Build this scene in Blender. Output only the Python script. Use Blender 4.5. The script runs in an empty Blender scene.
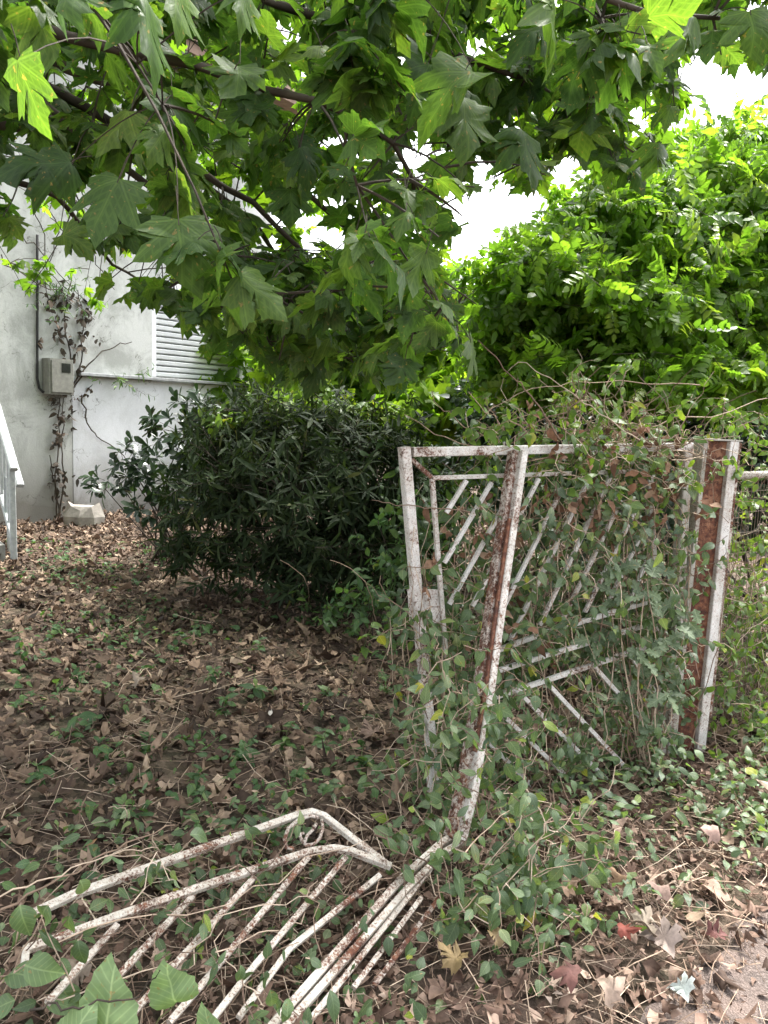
import bpy, math, random
import numpy as np
from mathutils import Vector, Matrix

rng = np.random.default_rng(7)
random.seed(7)
R = math.radians
scene = bpy.context.scene
COL = scene.collection

# ------------------------------------------------------------------ camera
PITCH, ROLL, CAMH = R(7.5), R(2.2), 1.6
FPX = 770.0
camd = bpy.data.cameras.new('camera')
cam = bpy.data.objects.new('camera', camd)
COL.objects.link(cam)
CM = Matrix.Rotation(R(90) - PITCH, 4, 'X') @ Matrix.Rotation(ROLL, 4, 'Z')
CM = Matrix.Translation((0, 0, CAMH)) @ CM
cam.matrix_world = CM
camd.sensor_fit = 'VERTICAL'
camd.sensor_height = 24.0
camd.lens = 24.0 * FPX / 1024.0
camd.clip_start = 0.02
camd.clip_end = 900
scene.camera = cam
CN = np.array(CM.to_3x3())
CO = np.array([0, 0, CAMH])


def ray(px, py):
    v = CN @ np.array([(px - 384.0) / FPX, -(py - 512.0) / FPX, -1.0])
    return v


def at(px, py, Y):                       # the point seen at a pixel, at depth Y
    v = ray(px, py)
    return CO + v * (Y / v[1])


def gnd(px, py, h=0.0):                  # the point seen at a pixel, at height h
    v = ray(px, py)
    return CO + v * ((h - CAMH) / v[2])


def onpl(px, py, pl):                    # the point seen at a pixel on plane (point, normal)
    v = ray(px, py)
    p, n = pl
    return CO + v * (np.dot(p - CO, n) / np.dot(v, n))


def project(P):
    P = np.atleast_2d(P) - CO
    q = P @ CN
    z = np.minimum(q[:, 2], -1e-4)
    return np.stack([384 + FPX * q[:, 0] / -z, 512 - FPX * q[:, 1] / -z], 1), -q[:, 2]


def in_poly(pts, poly):
    x, y = pts[:, 0], pts[:, 1]
    c = np.zeros(len(pts), bool)
    n = len(poly)
    for i in range(n):
        x1, y1 = poly[i]
        x2, y2 = poly[(i + 1) % n]
        if y1 == y2:
            continue
        m = ((y1 > y) != (y2 > y)) & (x < (x2 - x1) * (y - y1) / (y2 - y1) + x1)
        c ^= m
    return c


def norm(v):
    v = np.asarray(v, float)
    return v / (np.linalg.norm(v, axis=-1, keepdims=True) + 1e-9)


def gz(x, y):                            # the lie of the ground
    return (0.022 * np.sin(1.7 * x + 0.4) * np.cos(1.3 * y) + 0.014 * np.sin(3.9 * x + 2.1 * y)
            + 0.008 * np.sin(8.3 * y - 5.1 * x))


# ------------------------------------------------------------------ object helpers
def tag(o, label=None, cat=None, group=None, kind=None):
    if label: o['label'] = label
    if cat: o['category'] = cat
    if group: o['group'] = group
    if kind: o['kind'] = kind
    return o


def link(name, me, mat, parent):
    o = bpy.data.objects.new(name, me)
    COL.objects.link(o)
    if mat is not None:
        for m in (mat if isinstance(mat, (list, tuple)) else [mat]):
            me.materials.append(m)
    if parent is not None:
        o.parent = parent
        o.matrix_parent_inverse = Matrix.Translation(-Vector(parent.location))
    return o


def empty(name, loc, label, cat, group=None, kind=None):
    o = bpy.data.objects.new(name, None)
    COL.objects.link(o)
    o.location = Vector([float(v) for v in loc])
    o.empty_display_size = 0.1
    return tag(o, label, cat, group, kind)


class MB:
    def __init__(s):
        s.v, s.f, s.r = [], [], []

    def add(s, vs, fs, r=0.5):
        b = len(s.v)
        s.v += [tuple(map(float, v)) for v in vs]
        s.f += [tuple(i + b for i in f) for f in fs]
        s.r += [r] * len(vs)

    def box(s, lo, hi, r=0.5):
        x0, y0, z0 = lo
        x1, y1, z1 = hi
        s.add([(x0, y0, z0), (x1, y0, z0), (x1, y1, z0), (x0, y1, z0), (x0, y0, z1), (x1, y0, z1), (x1, y1, z1), (x0, y1, z1)],
              [(0, 3, 2, 1), (4, 5, 6, 7), (0, 1, 5, 4), (1, 2, 6, 5), (2, 3, 7, 6), (3, 0, 4, 7)], r)

    def obox(s, o, X, Y, Z, lx, ly, lz, r=0.5):      # box from corner o along unit axes
        o, X, Y, Z = map(np.asarray, (o, X, Y, Z))
        P = [o + X * (lx * a) + Y * (ly * b) + Z * (lz * c) for c in (0, 1) for a, b in ((0, 0), (1, 0), (1, 1), (0, 1))]
        s.add(P, [(0, 3, 2, 1), (4, 5, 6, 7), (0, 1, 5, 4), (1, 2, 6, 5), (2, 3, 7, 6), (3, 0, 4, 7)], r)

    def beam(s, pts, w, h, up, ch=0.2, r=0.5):       # chamfered bar through points
        pts = [np.asarray(p, float) for p in pts]
        up = np.asarray(up, float)
        cs = []
        a, b = w / 2, h / 2
        c = min(a, b) * ch
        prof = [(-a + c, -b), (a - c, -b), (a, -b + c), (a, b - c), (a - c, b), (-a + c, b), (-a, b - c), (-a, -b + c)]
        n = len(pts)
        vs = []
        for i, p in enumerate(pts):
            t = norm(pts[min(i + 1, n - 1)] - pts[max(i - 1, 0)])
            sd = norm(np.cross(t, up))
            u = np.cross(sd, t)
            vs += [p + sd * x + u * y for x, y in prof]
        fs = [tuple(range(7, -1, -1)), tuple(range(8 * (n - 1), 8 * n))]
        for i in range(n - 1):
            for k in range(8):
                k2 = (k + 1) % 8
                fs.append((i * 8 + k, i * 8 + k2, i * 8 + 8 + k2, i * 8 + 8 + k))
        s.add(vs, fs, r)

    def tube(s, pts, rad, sides=5, r=0.5):
        pts = np.asarray(pts, float)
        n = len(pts)
        if np.isscalar(rad): rad = [rad] * n
        vs = []
        ref = np.array([0.3, 0.2, 0.93])
        for i in range(n):
            t = norm(pts[min(i + 1, n - 1)] - pts[max(i - 1, 0)])
            q = ref if abs(np.dot(ref, t)) < 0.9 else np.array([1., 0, 0])
            a = norm(np.cross(t, q))
            b = np.cross(t, a)
            for k in range(sides):
                an = 2 * math.pi * k / sides
                vs.append(pts[i] + (a * math.cos(an) + b * math.sin(an)) * rad[i])
        fs = []
        for i in range(n - 1):
            for k in range(sides):
                k2 = (k + 1) % sides
                fs.append((i * sides + k, i * sides + k2, (i + 1) * sides + k2, (i + 1) * sides + k))
        fs.append(tuple(range(sides - 1, -1, -1)))
        fs.append(tuple(range((n - 1) * sides, n * sides)))
        s.add(vs, fs, r)

    def build(s, name, mat, parent=None, smooth=False):
        me = bpy.data.meshes.new(name)
        me.from_pydata(s.v, [], s.f)
        at_ = me.attributes.new('rnd', 'FLOAT', 'POINT')
        at_.data.foreach_set('value', np.array(s.r, np.float32))
        if smooth:
            me.polygons.foreach_set('use_smooth', np.ones(len(me.polygons), bool))
        me.update()
        return link(name, me, mat, parent)


# ------------------------------------------------------------------ leaf templates: (verts, tris); base at 0, axis +Y, face +Z
PL = [(0, 0), (.14, -.06), (.33, -.10), (.36, -.02), (.60, .06), (.50, .16), (.53, .24), (.37, .31), (.50, .42), (.66, .66), (.48, .61),
      (.44, .66), (.35, .59), (.23, .50), (.27, .66), (.31, .76), (.19, .80), (.16, .88), (0, 1.10)]
PLs = [(0, 0), (.33, -.09), (.60, .06), (.37, .31), (.65, .66), (.23, .52), (.28, .75), (0, 1.10)]


def mirror(half):
    return half + [(-x, y) for x, y in reversed(half[1:-1])]


def tpl_fan(half, c=(0, .33), ring=0.0, z=None, jit=0.0, seed=0):
    o = np.array(mirror(half), float)
    n = len(o)
    c = np.array(c)
    uv = o.copy()
    if jit:                                    # no two leaves of a tree are cut alike
        g = np.random.default_rng(seed)
        o = o + g.normal(0, jit, o.shape) * np.minimum(1, np.linalg.norm(o, axis=1) * 2)[:, None]
        o[:, 0] = o[:, 0] * g.uniform(.85, 1.12) + .12 * g.normal() * o[:, 1] ** 2
    rings = [] if not ring else ([ring] if np.isscalar(ring) else list(ring))
    rings = rings + [1.0]
    v = np.vstack([[c]] + [c + (o - c) * r for r in rings])
    t = [(0, 1 + i, 1 + (i + 1) % n) for i in range(n)]
    for k in range(len(rings) - 1):
        a0, a1 = 1 + k * n, 1 + (k + 1) * n
        for i in range(n):
            j = (i + 1) % n
            t += [(a0 + i, a1 + i, a1 + j), (a0 + i, a1 + j, a0 + j)]
    zz = z(v[:, 0], v[:, 1]) if z else np.zeros(len(v))
    return np.column_stack([v, zz]), np.array(t), v.copy()


def tpl_blade(prof, z=None, fold=0.12):              # prof: list of (y, halfwidth)
    v, t = [], []
    for y, w in prof:
        v += [(-w, y, fold * w), (0, y, 0), (w, y, fold * w)]
    for i in range(len(prof) - 1):
        b = i * 3
        for k in (0, 1):
            t += [(b + k, b + k + 1, b + k + 4), (b + k, b + k + 4, b + k + 3)]
    v = np.array(v, float)
    uv = v[:, :2].copy()
    if z: v[:, 2] += z(v[:, 0], v[:, 1])
    return v, np.array(t), uv


def curl(a, b, c, d):
    return lambda x, y: a * x * x + b * (y - .3) ** 2 + c * np.sin(5 * x + d) * 0.12 + 0.05 * c * np.sin(9 * y + d) - 0.05 * np.abs(x)


T_PLANE_HI = [tpl_fan(PL, ring=(.35, .7), z=curl(a, b, c, d), jit=.024, seed=i) for i, (a, b, c, d) in enumerate(
              ((-.35, -.25, .4, 0), (.25, -.35, .6, 1), (-.5, -.1, .7, 2), (-.15, -.5, .5, 3), (.1, -.2, .8, 4.4), (-.7, -.5, .9, .5), (-.2, -.8, 1.1, 2.2), (.4, -.6, .6, 5.5), (-.9, -.2, .7, 1.5)))]
T_PLANE = [tpl_fan(PL, z=curl(a, b, c, d), jit=.024, seed=20 + i) for i, (a, b, c, d) in enumerate(
           ((-.35, -.25, .4, 0), (.25, -.35, .6, 1), (-.5, -.1, .7, 2), (-.15, -.5, .5, 3), (-.7, -.7, .8, 4), (-.3, -.9, 1, 2)))]
T_PLANE_LO = [tpl_fan(PLs, z=curl(a, b, c, d)) for a, b, c, d in ((-.35, -.25, .4, 0), (.25, -.35, .6, 1), (-.5, -.1, .7, 2))]
T_DRY = [tpl_fan(PLs if i % 2 else PL, ring=.55 if i < 4 else 0, z=curl(a, b, c, d), jit=.05, seed=40 + i) for i, (a, b, c, d) in enumerate(
    ((.8, -.4, 1.3, 0), (-.6, .5, 1.2, 1), (.4, .8, 1.7, 2), (-.9, -.4, 1.1, 3.3), (.6, .2, .9, 5), (-.4, -.6, 1.5, 4), (.2, .3, .8, 1.3), (1.6, 1.2, 1.5, 2.6)))]
OV = [(0, .02), (.12, .17), (.3, .27), (.5, .26), (.72, .17), (.88, .08), (1, .0)]
OVs = [(0, .02), (.2, .27), (.55, .27), (.85, .11), (1, .0)]
LANC = [(0, .01), (.2, .075), (.5, .10), (.8, .06), (1, 0)]
OBOV = [(0, .02), (.3, .08), (.6, .17), (.85, .18), (1, .05)]
T_OV = [tpl_blade(OV, z=lambda x, y, a=a, b=b: a * y * y + b * np.sin(4 * y + 9 * x) * .05, fold=f) for a, b, f in
        ((-.3, 1, .2), (-.15, 1.5, .35), (.1, 1, .1), (-.5, .6, .25))]
OVH = [(0, .015), (.06, .10), (.14, .18), (.22, .235), (.3, .265), (.38, .285), (.46, .28), (.55, .26), (.64, .225), (.72, .18), (.8, .135), (.88, .085), (.95, .03), (1, .0)]
T_OV_HI = [tpl_blade(OVH, z=lambda x, y, a=a, b=b: a * y * y + b * np.sin(5 * y + 9 * x) * .05, fold=f) for a, b, f in ((-.35, 1, .25), (-.15, 1.6, .4), (.1, 1, .15), (-.6, .8, .3))]
T_OVS = [tpl_blade(OVs, z=lambda x, y, a=a: a * y * y, fold=f) for a, f in ((-.3, .2), (-.1, .4), (-.5, .1))]
T_LANC = [tpl_blade(LANC, z=lambda x, y, a=a: a * y * y, fold=.3) for a in (-.25, -.05, -.4)]
T_OBOV = [tpl_blade(OBOV, z=lambda x, y, a=a: a * y * y, fold=.2) for a in (-.2, .05, -.35)]
def scrap(seed, k=7, el=.6):
    g = np.random.default_rng(seed)
    a = np.sort(g.uniform(0, 6.28, k))
    o = np.column_stack([np.cos(a) * el * g.uniform(.45, 1, k) * .6, .5 + np.sin(a) * g.uniform(.5, 1, k) * .55])
    c = o.mean(0)
    v = np.vstack([[c], o])
    z = g.normal(0, .13, k + 1)
    return np.column_stack([v, z]), np.array([(0, 1 + i, 1 + (i + 1) % k) for i in range(k)]), v


T_SCRAP = [scrap(i, 5 + i % 4, (.35, .6, .9)[i % 3]) for i in range(9)]
T_CURL = [tpl_blade(OV, z=lambda x, y, a=a, b=b: a * y * y + b * x * x + .08 * np.sin(6 * y), fold=f) for a, b, f in ((-.6, 2.5, .5), (.7, -1.5, .3), (-.3, 3.5, .8), (.4, 2, .2))]
OAK = [(0, 0), (.05, .04), (.10, .14), (.20, .20), (.21, .28), (.12, .32), (.14, .38), (.27, .46), (.29, .55), (.16, .56), (.18, .64),
       (.27, .72), (.25, .80), (.13, .80), (.12, .88), (.10, .97), (0, 1.02)]
T_OAK = [tpl_fan(OAK, c=(0, .5), z=lambda x, y, a=a: a * (y - .5) ** 2 + .3 * np.abs(x) + .03 * np.sin(14 * y)) for a in (-.3, .2, -.6)]
HEART = [(0, 0), (.10, -.09), (.25, -.12), (.38, -.04), (.42, .08), (.44, .18), (.40, .27), (.41, .37), (.35, .47), (.33, .57), (.26, .66), (.21, .77), (.10, .88), (0, .97)]
T_HEART = [tpl_fan(HEART, c=(0, .3), ring=(.3, .6, .85), z=curl(a, b, c, 1), jit=.012, seed=60 + i) for i, (a, b, c) in enumerate(((.7, -.5, .8), (-.5, -.7, 1.0)))]


def pinnate(npair, lf, sag):
    V, T, U = [], [], []
    b = 0

    def put(pos, ang, s, dz):
        nonlocal b
        v, t, u = lf
        ca, sa = math.cos(ang), math.sin(ang)
        x = v[:, 0] * ca - v[:, 1] * sa
        y = v[:, 0] * sa + v[:, 1] * ca
        p = np.column_stack([x * s + pos[0], y * s + pos[1], v[:, 2] * s + pos[2] + dz * (np.abs(x) + .2 * v[:, 1]) * s])
        V.append(p); T.append(t + b); U.append(u); b += len(v)
    for i in range(npair):
        y = .16 + .74 * i / npair
        for sg in (-1, 1):
            put((0, y, sag * y * y), sg * -1.15 + .12 * sg * math.sin(i * 2.3), .30 - .05 * abs(i - npair * .45) / npair, -.35 + .2 * math.sin(i * 3 + sg))
    put((0, .88, sag * .8), 0, .3, -.3)
    V.append(np.array([(-.006, 0, 0), (.006, 0, 0), (.005, .9, sag * .8), (-.005, .9, sag * .8)])); T.append(np.array([(0, 1, 2), (0, 2, 3)]) + b)
    U.append(np.zeros((4, 2)))
    return np.vstack(V), np.vstack(T), np.vstack(U)


T_PIN = [pinnate(n, T_OVS[k], s) for n, k, s in ((5, 0, -.3), (6, 1, -.5), (4, 2, -.15))]


def frames(d, n):
    d = norm(d)
    z = n - d * np.sum(n * d, -1, keepdims=True)
    z = norm(z)
    x = np.cross(d, z)
    return np.stack([x, d, z], 2)        # columns


def cloud(name, tpls, P, D, N, S, rnd, mat, parent=None):
    P = np.asarray(P, float); D = np.asarray(D, float); N = np.asarray(N, float)
    S = np.asarray(S, float); rnd = np.asarray(rnd, float)
    M = frames(D, N)
    which = rng.integers(0, len(tpls), len(P))
    V, F, U, A = [], [], [], []
    base = 0
    for k, (tv, tt, tu) in enumerate(tpls):
        ix = np.nonzero(which == k)[0]
        if len(ix) == 0: continue
        wob = 1 + 0.16 * rng.standard_normal((len(ix), 3))
        v = np.einsum('nij,nvj->nvi', M[ix], tv[None] * wob[:, None, :]) * S[ix, None, None] + P[ix, None, :]
        n, m = len(ix), len(tv)
        V.append(v.reshape(-1, 3))
        F.append((tt[None] + (base + np.arange(n) * m)[:, None, None]).reshape(-1, 3))
        U.append(np.repeat(tu[None], n, 0).reshape(-1, 2))
        A.append(np.repeat(rnd[ix], m))
        base += n * m
    V = np.vstack(V).astype(np.float32); F = np.vstack(F).astype(np.int32)
    U = np.vstack(U).astype(np.float32); A = np.concatenate(A).astype(np.float32)
    me = bpy.data.meshes.new(name)
    me.vertices.add(len(V)); me.vertices.foreach_set('co', V.ravel())
    me.loops.add(F.size); me.loops.foreach_set('vertex_index', F.ravel())
    me.polygons.add(len(F)); me.polygons.foreach_set('loop_start', np.arange(0, F.size, 3, dtype=np.int32))
    me.polygons.foreach_set('use_smooth', np.ones(len(F), bool))
    me.update(calc_edges=True)
    uvl = me.uv_layers.new(name='leaf')
    uvl.data.foreach_set('uv', U[F.ravel()].ravel())
    a = me.attributes.new('rnd', 'FLOAT', 'POINT')
    a.data.foreach_set('value', A)
    return link(name, me, mat, parent)


# ------------------------------------------------------------------ materials
def new_mat(name):
    m = bpy.data.materials.new(name)
    m.use_nodes = True
    nt = m.node_tree
    nt.nodes.clear()
    return m, nt


class NB:
    def __init__(s, nt): s.nt = nt

    def n(s, t, **kw):
        nd = s.nt.nodes.new(t)
        for k, v in kw.items(): setattr(nd, k, v)
        return nd

    def l(s, a, b): s.nt.links.new(a, b)

    def math(s, op, a, b=None, c=None):
        nd = s.n('ShaderNodeMath', operation=op)
        for i, v in enumerate((a, b, c)):
            if v is None: continue
            if hasattr(v, 'is_output'): s.l(v, nd.inputs[i])
            else: nd.inputs[i].default_value = v
        return nd.outputs[0]

    def ramp(s, fac, stops, interp='LINEAR'):
        nd = s.n('ShaderNodeValToRGB')
        cr = nd.color_ramp
        cr.interpolation = interp
        while len(cr.elements) < len(stops): cr.elements.new(0.5)
        for e, (p, c) in zip(cr.elements, stops):
            e.position = p
            e.color = (c[0], c[1], c[2], 1)
        s.l(fac, nd.inputs[0])
        return nd.outputs[0]

    def noise(s, vec, scale, detail=4, rough=.55, dist=0.0):
        nd = s.n('ShaderNodeTexNoise')
        nd.inputs['Scale'].default_value = scale
        nd.inputs['Detail'].default_value = detail
        nd.inputs['Roughness'].default_value = rough
        nd.inputs['Distortion'].default_value = dist
        if vec is not None: s.l(vec, nd.inputs['Vector'])
        return nd.outputs['Fac']

    def mix(s, fac, a, b, blend='MIX'):
        nd = s.n('ShaderNodeMix', data_type='RGBA', blend_type=blend)
        for sock, v in ((nd.inputs[0], fac), (nd.inputs[6], a), (nd.inputs[7], b)):
            if hasattr(v, 'is_output'): s.l(v, sock)
            elif isinstance(v, (int, float)): sock.default_value = v
            else: sock.default_value = (v[0], v[1], v[2], 1)
        return nd.outputs[2]

    def coord(s, kind='Object'): return s.n('ShaderNodeTexCoord').outputs[kind]

    def out(s, sh):
        o = s.n('ShaderNodeOutputMaterial')
        s.l(sh, o.inputs['Surface'])

    def pbsdf(s, col, rough=.6, spec=.5, normal=None, metallic=0.0):
        p = s.n('ShaderNodeBsdfPrincipled')
        if hasattr(col, 'is_output'): s.l(col, p.inputs['Base Color'])
        else: p.inputs['Base Color'].default_value = (col[0], col[1], col[2], 1)
        if hasattr(rough, 'is_output'): s.l(rough, p.inputs['Roughness'])
        else: p.inputs['Roughness'].default_value = rough
        p.inputs['Specular IOR Level'].default_value = spec
        p.inputs['Metallic'].default_value = metallic
        if normal is not None: s.l(normal, p.inputs['Normal'])
        return p.outputs[0]

    def bump(s, h, strength=.4, dist=.01):
        b = s.n('ShaderNodeBump')
        b.inputs['Strength'].default_value = strength
        b.inputs['Distance'].default_value = dist
        s.l(h, b.inputs['Height'])
        return b.outputs[0]


def leaf_mat(name, stops, trans=.45, tcol=(1.5, 1.6, .55), rough=.45, spec=.4, vein=None, blotch=.35, under=None):
    m, nt = new_mat(name)
    b = NB(nt)
    at_ = b.n('ShaderNodeAttribute', attribute_name='rnd')
    col = b.ramp(at_.outputs['Fac'], stops)
    uv = b.n('ShaderNodeUVMap', uv_map='leaf').outputs[0]
    nz = b.noise(b.coord('Object'), 26, 3)
    col = b.mix(blotch, col, b.mix(1.0, col, b.ramp(nz, [(.3, (.45, .45, .5)), (.7, (1.6, 1.5, 1.3))]), 'MULTIPLY'))
    nrm = None
    spot = b.ramp(b.noise(b.coord('Object'), 75, 2, .5, .4), [(.665, (0, 0, 0)), (.70, (1, 1, 1))])
    if vein: col = b.mix(b.math('MULTIPLY', spot, .7), col, (.20, .14, .05))
    if vein:
        sx = b.n('ShaderNodeSeparateXYZ'); b.l(uv, sx.inputs[0])
        ax = b.math('ABSOLUTE', sx.outputs[0]); y = sx.outputs[1]
        best = None
        for ang in ((0, 43, 88) if vein == 'palm' else (0,)):
            a = R(ang)
            dx, dy = math.sin(a), math.cos(a)
            perp = b.math('ABSOLUTE', b.math('SUBTRACT', b.math('MULTIPLY', ax, dy), b.math('MULTIPLY', y, dx)))
            along = b.math('ADD', b.math('MULTIPLY', ax, dx), b.math('MULTIPLY', y, dy))
            # side veins branching off this rib
            side = b.math('ABSOLUTE', b.math('SUBTRACT', b.math('FRACT', b.math('MULTIPLY', b.math('SUBTRACT', along, perp), 7.0)), .5))
            sd = b.math('ADD', b.math('MULTIPLY', side, .06), .016)
            dist = b.math('MINIMUM', b.math('ADD', perp, b.math('MULTIPLY', along, .006)), sd)
            dist = b.math('ADD', dist, b.math('LESS_THAN', along, 0.0))
            best = dist if best is None else b.math('MINIMUM', best, dist)
        vm = b.math('SMOOTH_MIN', 1.0, b.math('MULTIPLY', b.math('MAXIMUM', b.math('SUBTRACT', .026, best), 0.0), 55.0), .1)
        col = b.mix(b.math('MULTIPLY', vm, .55), col, b.mix(1.0, col, (2.3, 2.0, 2.2), 'MULTIPLY'))
        nrm = b.bump(b.math('SUBTRACT', nz, b.math('MULTIPLY', vm, .5)), .25, .004)
    else:
        nrm = b.bump(nz, .2, .004)
    if under is not None:                      # paler, greyer lower face of the blade
        bf = b.n('ShaderNodeNewGeometry').outputs['Backfacing']
        front = b.mix(b.math('MULTIPLY', bf, under), col, b.mix(1.0, col, (1.25, 1.3, 1.7), 'MULTIPLY'))
    else:
        front = col
    p = b.pbsdf(front, rough, spec, nrm)
    t = b.n('ShaderNodeBsdfTranslucent')
    b.l(b.mix(1.0, col, tcol, 'MULTIPLY'), t.inputs['Color'])
    mx = b.n('ShaderNodeMixShader')
    mx.inputs[0].default_value = trans
    b.l(p, mx.inputs[1]); b.l(t.outputs[0], mx.inputs[2])
    b.out(mx.outputs[0])
    return m


def dry_mat(name, stops, trans=.12, rough=.75, bump=.5):
    m, nt = new_mat(name)
    b = NB(nt)
    at_ = b.n('ShaderNodeAttribute', attribute_name='rnd')
    col = b.ramp(at_.outputs['Fac'], stops)
    nz = b.noise(b.coord('Object'), 40, 4)
    col = b.mix(.6, col, b.mix(1.0, col, b.ramp(nz, [(.3, (.5, .48, .46)), (.7, (1.45, 1.4, 1.35))]), 'MULTIPLY'))
    p = b.pbsdf(col, rough, .25, b.bump(nz, bump, .004))
    t = b.n('ShaderNodeBsdfTranslucent')
    b.l(col, t.inputs['Color'])
    mx = b.n('ShaderNodeMixShader'); mx.inputs[0].default_value = trans
    b.l(p, mx.inputs[1]); b.l(t.outputs[0], mx.inputs[2])
    b.out(mx.outputs[0])
    return m


def rust_paint(name, level, paint=(.60, .59, .56), fine=95.0):
    """old white paint flaking to rust; level is the share of rust"""
    m, nt = new_mat(name)
    b = NB(nt)
    co = b.coord('Object')
    n1 = b.noise(co, 9, 6, .7)
    n2 = b.noise(co, fine, 5, .7, .6)
    n3 = b.noise(co, 3.0, 2)
    s = b.math('ADD', b.math('ADD', b.math('MULTIPLY', n1, .42), b.math('MULTIPLY', n2, .5)), b.math('MULTIPLY', n3, .23))
    thr = .575 + .17 * (1 - 2 * level)
    mask = b.ramp(s, [(thr - .045, (0, 0, 0)), (thr + .03, (1, 1, 1))])
    rc = b.ramp(b.noise(co, 45, 4), [(.3, (.03, .013, .010)), (.5, (.095, .034, .020)), (.72, (.20, .085, .045))])
    halo = b.ramp(s, [(thr - .13, (0, 0, 0)), (thr, (1, 1, 1))])
    pc = b.mix(b.math('MULTIPLY', halo, .55), paint, (paint[0] * .72, paint[1] * .52, paint[2] * .42))
    pc = b.mix(.6, pc, b.mix(1.0, pc, b.ramp(b.noise(co, 16, 4), [(.3, (.55, .55, .52)), (.65, (1.05, 1.05, 1.05))]), 'MULTIPLY'))
    col = b.mix(mask, pc, rc)
    sp = b.ramp(b.noise(co, 210, 3, .6), [(.56, (0, 0, 0)), (.66, (1, 1, 1))])
    col = b.mix(b.math('MULTIPLY', sp, .75), col, (.11, .075, .055))
    rough = b.math('ADD', b.math('MULTIPLY', mask, .35), .5)
    h = b.math('ADD', b.math('MULTIPLY', mask, -.6), b.math('MULTIPLY', n2, .5))
    b.out(b.pbsdf(col, rough, .35, b.bump(h, .6, .003)))
    return m


def simple_mat(name, c1, c2, scale=12, rough=.8, bump=.3, detail=5, spec=.3, dist=.01):
    m, nt = new_mat(name)
    b = NB(nt)
    nz = b.noise(b.coord('Object'), scale, detail, .65)
    col = b.ramp(nz, [(.3, c1), (.7, c2)])
    b.out(b.pbsdf(col, rough, spec, b.bump(nz, bump, dist)))
    return m


def bark_mat():
    m, nt = new_mat('plane_bark')
    b = NB(nt)
    co = b.coord('Object')
    v = b.n('ShaderNodeTexVoronoi'); v.inputs['Scale'].default_value = 9
    b.l(co, v.inputs['Vector'])
    col = b.ramp(b.noise(co, 6, 5), [(.3, (.03, .024, .019)), (.5, (.055, .044, .034)), (.72, (.10, .085, .065))])
    b.out(b.pbsdf(col, .85, .2, b.bump(v.outputs[0], .5, .01)))
    return m


def plaster_mat(name, base, dirt, amount=.5):
    m, nt = new_mat(name)
    b = NB(nt)
    co = b.coord('Object')
    n1 = b.noise(co, 2.1, 8, .72, .6)
    mp = b.n('ShaderNodeMapping'); mp.inputs['Scale'].default_value = (5, 5, .7)
    b.l(co, mp.inputs[0])
    n2 = b.noise(mp.outputs[0], 1.6, 6, .6)
    n3 = b.noise(co, 55, 4)
    s = b.math('ADD', b.math('MULTIPLY', n1, .82), b.math('MULTIPLY', n2, .18))
    f = b.math('MULTIPLY', b.ramp(s, [(.44, (0, 0, 0)), (.60, (1, 1, 1))]), amount)
    col = b.mix(f, base, dirt)
    col = b.mix(.25, col, b.mix(1.0, col, b.ramp(n3, [(.3, (.75, .75, .74)), (.7, (1.1, 1.1, 1.1))]), 'MULTIPLY'))
    sz = b.n('ShaderNodeSeparateXYZ'); b.l(co, sz.inputs[0])
    # splash dirt and green algae rising from the ground line
    low = b.math('MULTIPLY', b.ramp(b.math('ADD', sz.outputs[2], b.math('MULTIPLY', b.math('SUBTRACT', n1, .5), 1.3)), [(.2, (1, 1, 1)), (.95, (0, 0, 0))]), .85)
    col = b.mix(low, col, (.11, .10, .085))
    vc = b.n('ShaderNodeTexVoronoi', feature='DISTANCE_TO_EDGE'); vc.inputs['Scale'].default_value = 1.1
    wv_ = b.n('ShaderNodeVectorMath', operation='ADD'); nc = b.n('ShaderNodeTexNoise'); nc.inputs['Scale'].default_value = 3.5; nc.inputs['Detail'].default_value = 6
    b.l(co, nc.inputs['Vector']); b.l(co, wv_.inputs[0]); b.l(nc.outputs['Color'], wv_.inputs[1]); b.l(wv_.outputs[0], vc.inputs['Vector'])
    crack = b.math('MULTIPLY', b.math('LESS_THAN', vc.outputs['Distance'], .006), b.ramp(n1, [(.48, (0, 0, 0)), (.56, (.7, .7, .7))]))
    col = b.mix(crack, col, (.09, .085, .075))
    b.out(b.pbsdf(col, .9, .2, b.bump(b.math('ADD', n3, n1), .35, .006)))
    return m


MAT = {}
MAT['plane'] = leaf_mat('plane_leaf', [(0, (.026, .055, .017)), (.35, (.040, .082, .019)), (.7, (.062, .112, .024)), (.93, (.082, .135, .028)), (1, (.095, .145, .03))],
                        .52, (2.1, 2.35, .75), .48, .32, 'palm', .3, .8)
MAT['plane_far'] = leaf_mat('plane_leaf_canopy', [(0, (.028, .056, .017)), (.5, (.078, .145, .023)), (1, (.13, .20, .03))], .64, (2.8, 2.9, .8), .48, .35, None, .25, .8)  # brighter, yellower copy of the plane leaf: backlit glow put into the colour
MAT['bright'] = leaf_mat('bright_maple_leaf', [(0, (.06, .12, .02)), (.5, (.09, .165, .022)), (1, (.13, .19, .03))], .55, (2.3, 2.4, .7), .45, .4)
MAT['wist'] = leaf_mat('pinnate_leaf', [(0, (.065, .12, .022)), (.4, (.10, .175, .028)), (.8, (.145, .225, .036)), (1, (.19, .24, .05))], .58, (2.3, 2.6, .9), .35, .5)
MAT['dark'] = leaf_mat('dark_lance_leaf', [(0, (.012, .022, .010)), (.55, (.022, .037, .015)), (.9, (.040, .058, .023)), (1, (.09, .09, .03))], .25, (1.4, 1.5, .6), .65, .15)
MAT['laurel'] = leaf_mat('obovate_leaf', [(0, (.014, .03, .016)), (.7, (.026, .05, .022)), (1, (.04, .07, .03))], .2, (1.3, 1.5, .6), .3, .5)
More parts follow.
